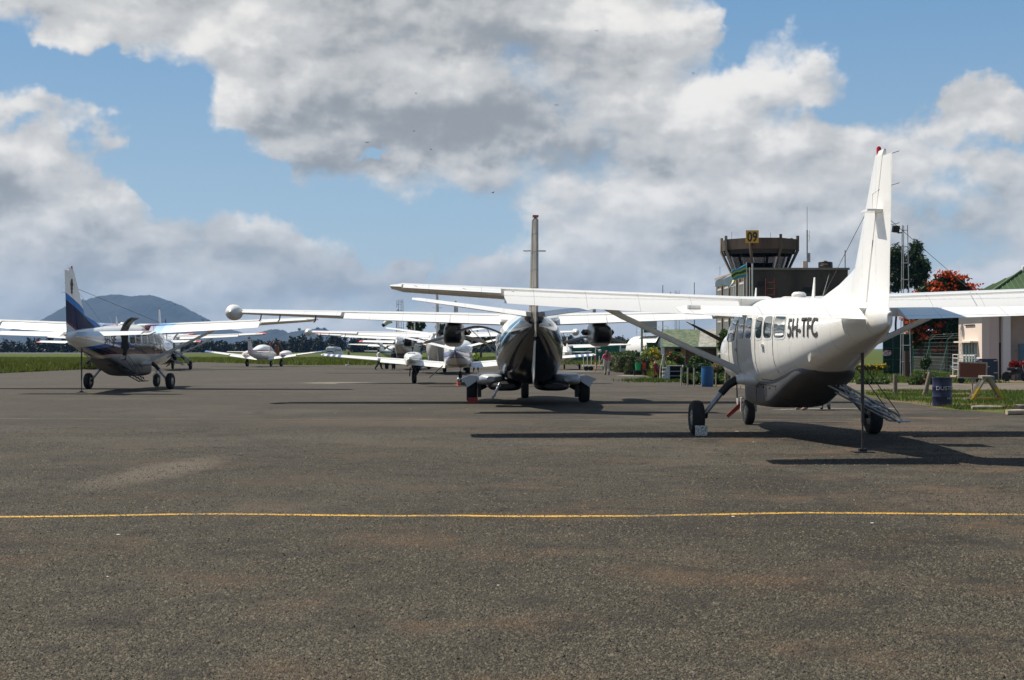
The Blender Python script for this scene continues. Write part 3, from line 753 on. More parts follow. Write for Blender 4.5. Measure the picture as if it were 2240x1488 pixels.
# ------------------------------------------------------------------ commuter twin with tip tanks and sponsons
def commuter(loc, rz, label, dark=True, group=None):
    t = empty('commuter_airplane', loc, label, 'airplane', rz, group)
    hm = M['hullB'] if dark else M['white']
    H = Hull([(-7.0,.10,2.14,2.46,2),(-6.7,.22,1.98,2.60,2),(-6,.42,1.68,2.70,2.1),(-5,.64,1.26,2.74,2.2),(-4,.82,.94,2.75,2.3),(-3,.94,.74,2.76,2.4),(-2,1.01,.63,2.77,2.4),(0,1.04,.58,2.78,2.4),
        (2,1.04,.58,2.78,2.4),(3.3,1.0,.6,2.66,2.3),(4.3,.86,.68,2.3,2.2),(5.3,.62,.82,1.92,2.1),(6.1,.30,1.04,1.62,2),(6.3,.12,1.2,1.48,2)])
    hull = H.mesh(n=48, k=90).obj('fuselage', hm, t)
    # centre section fairing
    Hf = Hull([(-1.4,.55,2.5,2.72,2.2),(-.6,.95,2.45,2.84,2.4),(.6,1.05,2.45,2.92,2.6),(1.6,1.0,2.5,2.9,2.4),(2.3,.6,2.6,2.8,2.2)]); Hf.mesh(k=30).obj('wing_fairing', M['white'], t)
    rt = (.9,1.55,2.64,2.30,.17); en = (2.5,1.5,2.69,2.20,.165); tp = (9.25,1.05,2.90,1.26,.13)
    for sd in (1, -1):
        f = (lambda s: s) if sd == 1 else mir
        fl = lerp_st(en, tp, .50)
        w = lift(G(), f([(.1,1.55,2.64,2.3,.17), rt, en, tp]), 0, .73).obj('wing', M['whitew'], t)
        lift(G(), f([(s[0],s[1]-.05,s[2]-.03,s[3],s[4]) for s in (rt, lerp_st(rt,en,.99))]), .735, 1.0, R(12)).obj('flap', M['whitew'], w)
        lift(G(), f([(s[0],s[1]-.05,s[2]-.03,s[3],s[4]) for s in (en, fl)]), .735, 1.0, R(12)).obj('flap', M['whitew'], w)
        lift(G(), f([lerp_st(fl,tp,.03), lerp_st(fl,tp,.97)]), .745, 1.0, R(4)).obj('aileron', M['whitew'], w)
        if not dark: lift(G(), f([(s[0],s[1]-.01,s[2]-.012,s[3],s[4]) for s in (lerp_st(fl,tp,.55), lerp_st(fl,tp,.74))]), .80, 1.01, R(4)).obj('aileron_tab', M['coral'], w)
        g = G()
        for k in (.28,.62,.80): q = lerp_st(fl, tp, k); g.tube([(sd*q[0],q[1]-q[3]*.7,q[2]-.06),(sd*q[0],q[1]-q[3]*.8,q[2]-.22),(sd*(q[0]+.03),q[1]-q[3]*.86,q[2]-.26)], .02, 6)
        g.each('hinge_bracket', M['soot'], w)
        # tip tank, pointed at both ends
        prof = [(.01,-.62),(.12,-.50),(.21,-.34),(.25,-.1),(.255,.12),(.23,.38),(.16,.6),(.08,.75),(.01,.8)]
        G().lathe(prof, (sd*9.42,-.05,2.88), 'Y', 24).obj('tip_tank', M['plain'], w)
        # engine nacelle
        N = Hull([(-.30,.14,2.20,2.40,2.6),(-.18,.24,2.02,2.44,3),(.05,.30,1.86,2.47,3.2),(.6,.33,1.80,2.50,3.2),(1.5,.34,1.78,2.62,3),(2.4,.34,1.82,2.64,2.8),(3.1,.30,1.92,2.56,2.4),(3.4,.24,2.0,2.46,2)], sd*2.41)
        nc = N.mesh(n=32, k=40).obj('engine_nacelle', M['nacB'], t)
        g = G().box((sd*2.41,-.02,1.93), (.42,.5,.03)); g.obj('scoop_lip', M['soot'], nc)
        g = G()
        for s2 in (-1,1): g.tube([(sd*2.41+s2*.30,2.3,2.27),(sd*2.41+s2*.50,2.05,2.27)], .10, 4, sq=.9)
        g.each('exhaust_stub', M['soot'], nc)
        sp = G().lathe([(.24,3.38),(.23,3.5),(.17,3.7),(.08,3.82),(.01,3.86)], (sd*2.41,0,2.23), 'Y', 16).obj('spinner', M['alloy'], t)
        for a in (0,106,254): blade(sp, (sd*2.41,3.52,2.23), R(a), 1.15, M['propgrey'], M['yellow'], .115, False)
        # tailplane
        sr = (.10,-5.62,2.66,1.55,.11); se = (3.2,-5.95,3.08,.95,.10); sc_ = (3.36,-6.05,3.10,.72,.06)
        s_ = lift(G(), f([sr, se]), 0, .62, camber=0).obj('tailplane', M['whitew'], t)
        lift(G(), f([lerp_st(sr,se,.05), se, sc_]), .635, 1.0, R(9), camber=0).obj('elevator', M['whitew'], s_)
        # sponson and main wheel
        Sp = Hull([(-1.55,.12,.70,.86,2.4),(-1.3,.36,.62,.93,2.8),(-.6,.44,.58,.94,4.5),(.6,.45,.57,.95,4.5),(1.5,.36,.60,.92,3.5),(2.1,.10,.64,.82,2.2)], sd*1.20)
        so_ = Sp.mesh(n=28, k=30).obj('sponson', mat('pale grey sponson paint', (.42,.44,.46), .35, var=.1), t)
        pr = [(1.62,.86),(1.84,.88),(2.16,.76),(2.03,.67),(1.94,.50),(1.66,.68)]
        g = G().slab([(sd*a_,-.72,z_) for a_, z_ in pr], (0,1,0), .03)
        pr = [(1.62,.86),(1.84,.88),(2.16,.76)]
        g.loft([[(sd*a_,y_,z_) for a_, z_ in pr]+[(sd*a_,y_,z_-.025) for a_, z_ in pr[::-1]] for y_ in (-.70,.7)])
        g.obj('wheel_door', mat('light grey wheel door', (.52,.54,.56), .35), so_)
        g = G().tube([(sd*1.35,0,.55),(sd*1.60,0,.42)], .08, 8).box((sd*1.56,-.1,.42), (.12,.3,.5)); g.obj('landing_leg', M['soot'], t)
        wheel(t, (sd*1.80,0,.40), .40, .34)
        # cabin windows
        for k in range(7):
            y0 = -2.4+k*.82; g = G(); H.patch(g, sd, y0, y0+.45, 1.68, 2.14, .008, .5); g.each('window', M['glass'], hull)
        g = G(); H.patch(g, sd, 3.5, 4.2, 1.75, 2.12, .01, .3); g.obj('cockpit_window', M['glass'], hull)
    for sd in (1,-1): Hull([(-2.0,.3,.50,.64,3),(-1.2,.5,.40,.72,3),(1.5,.5,.38,.72,3),(2.4,.25,.5,.66,3)], sd*.75).mesh(n=20, k=16).obj('belly_fairing', M['soot'], t)
    fs = [(2.55,-4.3,0,2.95,.085),(3.2,-5.0,0,2.35,.105),(5.22,-6.25,0,1.25,.145)]
    fm = M['finB'] if dark else mat('pale grey fin paint', (.40,.39,.36), .4, var=.2, vscale=6)
    fin = lift(G(), fs+[(5.28,-6.35,0,1.1,.05)], 0, .58, vert=True).obj('fin', fm, t)
    lift(G(), [(2.05,-4.5,0,2.85,.075),(3.2,-5.0,0,2.38,.10),(5.2,-6.25,0,1.25,.135)], .60, 1.0, vert=True).obj('rudder', fm, fin)
    G().tube([(.14,-4.2,2.5),(.16,-6.9,2.45)], .03, 6).tube([(-.14,-4.2,2.5),(-.16,-6.9,2.45)], .03, 6).each('fin_root_strake', M['soot'] if dark else M['plain'], fin)
    G().box((0,-6.9,5.31), (.16,.3,.05)).obj('beacon', M['redlens'], fin)
    G().box((0,-6.2,4.42), (.62,.12,.03)).obj('static_plate', M['plain'], fin)
    g = G().loft([[(-.03,y,z1),(.03,y,z1),(.012,y,z0),(-.012,y,z0)] for y, z1, z0 in ((-4.6,1.1,.95),(-5.3,1.35,.70),(-6.1,1.72,.92),(-6.6,1.98,1.75))]); g.obj('ventral_fin', M['plain'], t)
    ng = G().tube([(0,3.75,.8),(0,3.72,.4)], .07, 8).obj('nose_leg', M['soot'], t); wheel(t, (0,3.72,.30), .30, .26)
    return t, H, hull
# ------------------------------------------------------------------ low wing twin
def low_twin(name, loc, rz, label, k, hm, wm, span, stab_dih, nac, seneca=False, group=None):
    t = empty(name, loc, label, 'airplane', rz, group)
    q = lambda st: [(a*k, b*k, c*k, d*k, e) for a, b, c, d, e in st]
    if seneca:
        H = Hull(q([(-4.9,.06,1.25,1.5,2),(-4,.22,1.05,1.62,2.2),(-3,.38,.88,1.72,2.4),(-2,.52,.74,1.9,2.6),(-1,.60,.66,2.08,2.6),(0,.62,.64,2.1,2.6),(1,.6,.66,1.95,2.5),(1.7,.55,.7,1.6,2.4),(2.6,.42,.78,1.42,2.2),(3.3,.2,.92,1.28,2)]))
    else:
        H = Hull(q([(-5.3,.05,1.52,1.75,2),(-4.6,.20,1.32,1.85,2.2),(-3.5,.42,1.04,1.98,2.7),(-2.4,.62,.84,2.10,3.0),(-1,.70,.80,2.16,3.0),(1,.70,.80,2.14,3.0),(2,.66,.82,1.95,2.6),(2.8,.56,.86,1.62,2.4),(4,.38,.98,1.45,2.2),(4.8,.12,1.1,1.3,2)]))
    hull = H.mesh(n=36, k=60).obj('fuselage', hm, t)
    hw = span/2; dih = R(7 if seneca else 4.5); z0 = (.72 if seneca else .86)*k
    for sd in (1, -1):
        f = (lambda s: s) if sd == 1 else mir
        rt = (.1,1.15*k,z0,1.9*k,.14); mid = (nac,1.05*k,z0+nac*math.tan(dih),1.75*k,.14); tp = (hw*.985,.65*k,z0+hw*math.tan(dih),1.1*k,.12); cp = (hw,.45*k,z0+hw*math.tan(dih)+.02,.6*k,.06)
        w = lift(G(), f([rt, mid, tp]), 0, .74); lift(w, f([tp, cp])); w = w.obj('wing', wm, t)
        lift(G(), f([(s[0],s[1]-.03,s[2]-.02,s[3],s[4]) for s in (lerp_st(rt,mid,.25), lerp_st(mid,tp,.35))]), .745, 1, R(14)).obj('flap', wm, w)
        lift(G(), f([lerp_st(mid,tp,.38), lerp_st(mid,tp,.98)]), .75, 1, R(3)).obj('aileron', wm, w)
        zn = mid[2]+.18*k
        N = Hull([(-1.9*k,.04,zn-.02,zn+.1,2),(-1.3*k,.24*k,zn-.16*k,zn+.22*k,2.4),(-.3*k,.40*k,zn-.26*k,zn+.32*k,2.6),(1.0*k,.42*k,zn-.28*k,zn+.34*k,2.6),(1.9*k,.36*k,zn-.2*k,zn+.28*k,2.3),(2.2*k,.16*k,zn-.05*k,zn+.16*k,2)] if not seneca else
            [(-.6*k,.05,zn+.0,zn+.12,2),(-.2*k,.30*k,zn-.1*k,zn+.24*k,2.4),(.8*k,.42*k,zn-.16*k,zn+.40*k,2.4),(1.7*k,.40*k,zn-.16*k,zn+.38*k,2.4),(2.3*k,.2*k,zn-.0*k,zn+.2*k,2)], sd*nac)
        nc = N.mesh(n=28, k=30).obj('engine_nacelle', M['greenband'] if not seneca else M['nacG'], t)
        if not seneca:
            g = G().box((sd*nac,-.75*k,zn+.27*k), (.34,.4,.07)); g.obj('air_scoop', M['plain'], nc)
        yN = 2.35*k; sp = G().lathe([(.16*k,0),(.12*k,.15*k),(.01,.3*k)], (sd*nac,yN-.1,zn+.08*k), 'Y', 14).obj('spinner', M['alloy'], t)
        for a in (30,150,270): blade(sp, (sd*nac,yN,zn+.08*k), R(a), .98*k, M['propblack'], None, .15)
        trk = nac*.96 if not seneca else 1.69
        L = G().tube([(sd*trk,0,z0+.1),(sd*trk,0,.36)], .07*k, 8).tube([(sd*(trk-.16),.0,.5),(sd*(trk-.02),0,.3)], .03, 6).obj('landing_leg', M['soot'], t)
        wheel(t, (sd*trk,0,.33*k), .33*k, .22*k)
        if not seneca: G().slab([(sd*(trk+.2),-.35,.80),(sd*(trk+.2),.35,.80),(sd*(trk+.24),.3,.35),(sd*(trk+.24),-.3,.35)], (1,0,0), .02).obj('wheel_door', M['soot'], L)
        if seneca:
            sr = (.05,-4.25,1.42,.85,.1); se = (2.0,-4.35,1.44,.8,.09)
            lift(G(), f([sr, se]), camber=0).obj('tailplane', M['wingGp'], t)
        else:
            sr = (.08,-4.0*k,1.72*k,1.15*k,.1); se = (2.55*k,-4.35*k,1.72*k+2.5*k*math.tan(stab_dih),.75*k,.1)
            s_ = lift(G(), f([sr, se]), 0, .6, camber=0).obj('tailplane', M['whitew'], t)
            lift(G(), f([sr, se]), .61, 1, R(8), camber=0).obj('elevator', M['whitew'], s_)
            for kk in range(4):
                y0 = -2.3*k+kk*.85*k; g = G(); H.patch(g, sd, y0, y0+.42*k, 1.5*k, 1.85*k, .008, .5); g.each('window', M['glass'], hull)
    if seneca:
        fin = lift(G(), [(1.5,-3.5,0,1.5,.08),(2.75,-4.25,0,.85,.10)], 0, .6, vert=True).obj('fin', M['finG'], t)
        lift(G(), [(1.42,-3.5,0,1.5,.08),(2.75,-4.25,0,.85,.10)], .61, 1, vert=True).obj('rudder', M['finG'], fin)
        G().ball((0,-4.6,2.80), .05).tube([(0,-4.7,2.7),(.0,-4.75,3.0)], .012, 5).obj('beacon', M['greenplane'], fin)
        g = G(); H.patch(g, 1, .0, 1.2, 1.5, 1.9, .01, .4); H.patch(g, -1, .0, 1.2, 1.5, 1.9, .01, .4); g.each('window', M['glass'], hull)
    else:
        fin = lift(G(), [(1.75*k,-3.6*k,0,1.9*k,.07),(3.15*k,-4.75*k,0,1.0*k,.08)], 0, .6, vert=True).obj('fin', M['white'], t)
        lift(G(), [(1.65*k,-3.6*k,0,1.9*k,.07),(3.15*k,-4.75*k,0,1.0*k,.08)], .61, 1, vert=True).obj('rudder', M['white'], fin)
        G().tube([(0,-5.2*k,1.62*k),(-.02,-5.25*k,1.15*k)], [.02,.04], 6, sq=.4).obj('lock_pennant', M['yellow'], t)
        # opened left door with folding steps
        G().slab([(-.72*k,-1.9,.86),(-.72*k,-1.2,.86),(-1.35,-1.2,.30),(-1.35,-1.9,.30)], (0,0,1), .05).obj('airstair', mat('dull green step panel', (.18,.25,.25), .5), t)
    ny = 2.2*k if seneca else 3.0*k
    ng = G().tube([(0,ny,.8*k),(0,ny,.36)], .05, 8).obj('nose_leg', M['plain'], t); wheel(t, (0,ny,.28*k), .28*k, .18*k)
    return t
M['greenband'] = white('white nacelle paint with green lines', lambda x, y, z, c: nmix(((z-1.10-(y+.5)*.06).abs()).lt(.025), nmix(((z-1.18-(y+.5)*.06).abs()).lt(.02), c, (.03,.16,.2)), (.03,.16,.2)))
M['nacG'] = white('white nacelle paint, red line over blue', lambda x, y, z, c: nmix(z.lt(1.12), nmix((z-1.24).abs().lt(.025), c, (.6,.07,.07)), nmix(x.gt(0), (.74,.74,.72), (.14,.23,.42))))
M['wingGp'] = mat('tailplane paint', (.72,.72,.70), .35)
M['finG'] = mat('fin paint with navy cap', (.4,.38,.36), .4, fn=lambda nt, o: nmix(nsep(o)[2].gt(2.62), nmix((nsep(o)[2]-2.5).abs().lt(.04), nmix(nsep(o)[2].lt(1.62), (.45,.43,.41), (.45,.06,.08)), (.4,.06,.07)), (.03,.05,.09)))

# ------------------------------------------------------------------ small high wing single
def light_single(name, loc, rz, label, hm, wm, sm_, k=1.0, wz=2.05, group=None):
    t = empty(name, loc, label, 'airplane', rz, group)
    H = Hull([(-4.8,.05,1.28,1.5,2),(-3.8,.18,1.08,1.55,2.2),(-2.6,.34,.88,1.64,2.4),(-1.4,.48,.74,1.9,2.6),(-.6,.54,.68,wz,2.8),(.6,.55,.68,wz,2.8),(1.1,.54,.70,1.75,2.6),(1.8,.46,.78,1.48,2.4),(2.4,.34,.86,1.4,2.2),(2.55,.15,1.0,1.3,2)])
    hull = H.mesh(n=28, k=40).obj('fuselage', hm, t)
    for sd in (1, -1):
        f = (lambda s: s) if sd == 1 else mir
        rt = (.1,.75,wz,1.65,.14); m_ = (2.9,.75,wz+.08,1.65,.14); tp = (5.35,.55,wz+.16,1.1,.12); cp = (5.5,.45,wz+.17,.8,.06)
        w = lift(G(), f([rt, m_, tp]), 0, .74); lift(w, f([tp, cp])); w = w.obj('wing', wm, t)
        lift(G(), f([(s[0],s[1]-.03,s[2]-.02,s[3],s[4]) for s in (lerp_st(rt,m_,.2), m_)]), .745, 1, R(15)).obj('flap', wm, w)
        lift(G(), f([lerp_st(m_,tp,.03), lerp_st(m_,tp,.98)]), .75, 1, R(2)).obj('aileron', wm, w)
        G().tube([(sd*.52,.25,.85),(sd*2.5,.2,wz)], .045, 8, sq=.4).obj('wing_strut', M['plain'], t)
        lift(G(), f([(.05,-3.9,1.44,.95,.09),(1.95,-4.1,1.46,.65,.08)]), camber=0).obj('tailplane', sm_, t)
        L = G().tube([(sd*.3,-.1,.75),(sd*.7,-.1,.58),(sd*1.15,-.1,.25)], .035, 8).obj('landing_leg', M['steel'], t); wheel(t, (sd*1.2,-.1,.23), .23, .16)
        for a, b in ((-1.5,-.75),(-.6,.15)): g = G(); H.patch(g, sd, a, b, 1.42, 1.82, .01, .4); g.each('window', M['glass'], hull)
    g = G()
    for k2 in range(5):
        y = .70+k2*.11; w_, zb, zt, e = H.at(y); zc = (zb+zt)/2
        if k2 == 0: rr = []
        r = [((w_+.01)*math.cos(a), y, zc+((zt-zb)/2+.01)*math.sin(a)) for a in [math.pi*(.12+.76*j/8) for j in range(9)]]
        rr.append(r+[(p[0]*.97,p[1],p[2]-.03) for p in r[::-1]])
    g.loft(rr).obj('windscreen', M['glass'], hull)
    fin = lift(G(), [(1.5,-3.3,0,1.6,.07),(2.65,-4.3,0,.75,.08)], 0, .6, vert=True).obj('fin', hm, t)
    lift(G(), [(1.35,-3.3,0,1.6,.07),(2.65,-4.3,0,.75,.08)], .61, 1, vert=True).obj('rudder', hm, fin)
    G().box((0,-4.7,2.70), (.3,.2,.04)).obj('fin_tip_aerial', M['plain'], fin)
    ng = G().tube([(0,1.6,.8),(0,1.62,.3)], .04, 8).obj('nose_leg', M['plain'], t); wheel(t, (0,1.62,.2), .2, .14)
    sp = G().lathe([(.15,0),(.1,.15),(.01,.28)], (0,2.56,1.15), 'Y', 14).obj('spinner', M['plain'], t)
    for a in (80, 260): blade(sp, (0,2.62,1.15), R(a), .95, M['propblack'], None, .14)
    return t

# ------------------------------------------------------------------ the parked aircraft
# near white one on the right
A_, HA, hullA = caravan('utility_airplane', ((1717-1120)*27.6/F, 27.6, 0), R(2.2), 'large white high wing airplane nearest on the right, grey belly pod, black letters 5H-TFC', 'A')
text('5H-TFC', .46, M['letter'], hullA, flatfn(HA, -1, -3.74, 1.935, -1), 'registration', .93, .010)
# text('208 13', .07, M['letter'], A_, lambda u, v: (-.062, -4.72-u, 2.95+v), 'serial_plate')
# left one with blue bands
C_, HC, hullC_ = caravan('utility_airplane', (-16.35, 58.6, 0), R(-4.5), 'white airplane with navy and blue bands on its tail fin, far left of the apron', 'C')
text('5H-SJF', .46, M['letter'], hullC_, flatfn(HC, 1, -3.75, 1.93, 1), 'registration', .78, .006)
g = G()   # small dark figure emblem on the fin
for sx in (1, -1):
    for dz, r in ((0,.09),(.16,.12),(.30,.07),(-.14,.07)): g.lathe([(.001,0),(r,0),(r,.004)], (sx*.052,-6.3,4.02+dz), 'X', 12)
g.obj('fin_emblem', M['letter'], C_)
# commuter twin in the middle
B_, HB, hullB_ = commuter(((1155-1120)*44.1/F, 44.1, 0), R(1), 'twin engine airplane with gloss black rear and white tip tanks, middle of the apron')
ud = []
for kk in range(11):
    a = kk/10; x = -.90-1.36*a; z = 2.20+.22*math.sin(a*math.pi*.92+.05)-.02*a; ud.append([(x,-3.2,z),(x,-2.0,z),(x+.01,-2.0,z-.05),(x+.01,-3.2,z-.05)])
dr = G().loft(ud).obj('upward_door', mat('grey door edge', (.10,.11,.12), .4, var=.3), B_)
for kk in (3,7): G().tube([(-.98,-2.2,1.5),(ud[kk][0][0],-2.2,ud[kk][0][2]-.03)], .012, 5).obj('door_stay', M['steel'], dr)
st = G()
for y in (-2.95,-2.35): st.tube([(-.92,y,.68),(-1.16,y,.20)], .035, 6)
for z in (.3,.45,.6): st.box((-1.16+(z-.2)*.5,-2.65,z), (.12,.6,.03))
st.obj('airstair', M['steel'], B_)
# second commuter twin, further back
F_, HF, hullF_ = commuter(((967-1120)*96.7/F, 96.7, 0), R(0), 'plain white twin engine airplane with tip tanks and pale fin, beyond the low wing twin', dark=False)
ud = []
for kk in range(11):
    a = kk/10; x = -.90-1.3*a; z = 2.22+.24*math.sin(a*math.pi*.92+.05); ud.append([(x,-3.2,z),(x,-2.0,z),(x+.01,-2.0,z-.06),(x+.01,-3.2,z-.06)])
G().loft(ud).obj('upward_door', M['soot'], F_)
# low wing twin with blue marks
I_ = low_twin('low_wing_twin', ((1003-1120)*67.9/F, 67.9, 0), R(.5), 'low wing twin with blue side stripes, just left of the black tailed airplane', 1.0, M['hullI'], M['wingI'], 13.6, R(13), 2.28)
G_ = low_twin('low_wing_twin', ((578-1120)*132/F, 132, 0), R(-7), 'small low wing twin airplane with blue wing tips beside the grass', 1.0, M['hullG'], M['wingG'], 11.9, 0, 1.85, seneca=True)
# red tipped group in the distance
red = [('utility_airplane', (368-1120)*113/F, 113, R(8), 'white airplane with red wing tips and open doors, right of the blue banded one'),
       ('utility_airplane', (234-1120)*121/F, 121, R(-11), 'white airplane with red wing tips, only its left tip showing beyond the blue banded one'),
       ('utility_airplane', (892-1120)*116/F, 116, R(-3), 'white airplane with red wing tips under the wing of the plain white twin')]
for n, x, y, rz, lb in red:
    caravan(n, (x, y, 0), rz, lb, 'D', detail=False, tips=True, group='airplanes with red wing tips', flap=8)
light_single('light_airplane', ((862-1120)*158/F, 158, 0), R(-14), 'small high wing airplane with green stripe on the grass behind the walking man', M['hullJ'], M['whitew'], M['whitew'], wz=2.05)
light_single('light_airplane', ((1236-1120)*114/F, 114, 0), R(0), 'small high wing airplane with blue bars on its tailplane, right of the black tailed one', M['white'], M['whitew'], M['stabJ'], wz=1.9)
# things belonging to no aircraft
def tailpole(x, y, top, lb):
    t = empty('tail_stand', (x, y, 0), lb, 'tail stand', 0, 'tail stands')
    p = G().tube([(0,0,.02),(0,0,.55)], .018, 10).tube([(0,0,.5),(0,0,top)], .028, 10).obj('pole', mat('weathered dark pole', (.05,.045,.04), .6, var=.5, vscale=5), t)
    G().box((0,0,.012), (.34,.26,.02)).box((0,0,.04), (.12,.12,.05)).obj('foot_plate', M['soot'], t)
tailpole(5.80, 22.7, 1.69, 'tail stand propping the tail of the big white airplane')
tailpole(-16.85, 53.7, 1.69, 'tail stand propping the tail of the blue banded airplane')
t = empty('wheel_chock', (1534-1120)*27.05/F and ((1534-1120)*27.05/F, 27.05, 0), 'white speckled block chock behind the left main wheel of the big white airplane', 'chock')
spk = mat('speckled chock paint', (.5,.5,.5), .8, fn=lambda nt, o: nmix(nnoise(o, 45, 3, .7).sm(.44,.56), (.18,.17,.16), (.78,.77,.75)))
G().slab([(-.10,0,0),(.12,0,0),(.12,0,.15),(-.10,0,.15)], (0,1,0), .16).obj('block', spk, t)
G().box((.01,.08,.175), (.225,.17,.045)).obj('top_bar', spk, t)
o = G().slab([(-.16,0,0),(.16,0,0),(.16,0,.17),(-.16,0,.17)], (0,1,0), .18).obj('wheel_chock', M['red']); o.location = ((1034-1120)*43.5/F, 43.45, 0)
tag(o, 'dark red chock behind the left main wheel of the black tailed airplane', 'chock')
t = empty('tail_cone_marker', ((1003-1120)*63.5/F, 63.5, 0), 'small orange marker with silver dome under the blue striped twin', 'marker')
t.scale = (.65,.65,.65)
G().lathe([(.14,0),(.15,.04),(.13,.06),(.12,.22),(.10,.30)]).obj('base', mat('orange red plastic', (.75,.10,.03), .5), t)
G().lathe([(.10,.30),(.12,.36),(.12,.48),(.08,.56),(.01,.60)]).obj('dome', M['alloy'], t)
# ------------------------------------------------------------------ ground, apron, markings
rng = np.random.default_rng(7); random.seed(5)
APRON = [(-150,-30),(40,-30),(40,18),(22,25),(13.6,34.2),(12.4,39.7),(12.6,47),(13.4,52),(11.4,58),(9.5,60),(8.7,68.8),(7.9,74),(8.6,88),(7.8,95),(8.5,108),(14,150),(-10,144),(-22.8,143),(-41.6,178),(-39,168),(-35.6,114.7),(-35.7,95.6),(-60,80),(-150,70)]
def inpoly(P, poly):
    x, y = P[:,0], P[:,1]; r = np.zeros(len(P), bool); n = len(poly)
    for i in range(n):
        (x0, y0), (x1, y1) = poly[i], poly[(i+1) % n]
        c = ((y0 > y) != (y1 > y)) & (x < (x1-x0)*(y-y0)/((y1-y0) or 1e-9)+x0); r ^= c
    return r
def ragged(poly, step=.8, amp=.18):
    out = []
    for i in range(len(poly)):
        a, b = Vector(poly[i]), Vector(poly[(i+1) % len(poly)]); L = (b-a).length; n = max(1, int(L/step)) if a.y > 15 else 1
        for k in range(n):
            p = a.lerp(b, k/n); s = amp*(1+p.y*.012) if n > 1 and k else 0
            out.append((p.x+random.uniform(-s,s), p.y+random.uniform(-s,s)))
    return out
def sheet(name, poly, z, m, **kw):
    me = bpy.data.meshes.new(name); bm = bmesh.new()
    bm.faces.new([bm.verts.new((x, y, z)) for x, y in poly]); bmesh.ops.triangulate(bm, faces=bm.faces[:])
    bmesh.ops.recalc_face_normals(bm, faces=bm.faces); bm.to_mesh(me); bm.free(); me.materials.append(m)
    if me.polygons[0].normal.z < 0: me.flip_normals()
    o = bpy.data.objects.new(name, me); C.objects.link(o); return struct(o)
def groundcol(nt, o):
    x, y, z = nsep(o)
    a = nnoise(o, .05, 6, .6).sm(.35, .65); b = nnoise(o, .9, 6, .65).sm(.3, .7); s = nnoise(nvec('MULTIPLY', o, (.012,.06,1)), 1, 4, .6).sm(.4,.6)
    g = nmix(b, (.045,.070,.010), (.085,.11,.018)); g = nmix(a*.4, g, (.10,.095,.025)); g = nmix(s*.5, g, (.05,.065,.014))
    near = y.lt(90)*x.gt(5)
    d = nnoise(o, .35, 6, .7).sm(.42, .58)
    dirt = nmix(nnoise(o, 3, 5, .7), (.10,.06,.035), (.20,.14,.085))
    return nmix(d*near*.85, g, dirt)
gm = mat('grass and bare earth', (.08,.1,.03), .9, fn=groundcol, bump=.5, bscale=9, spec=.08)
sheet('ground', [(-9000,-200),(9000,-200),(9000,9500),(-9000,9500)], 0, gm)
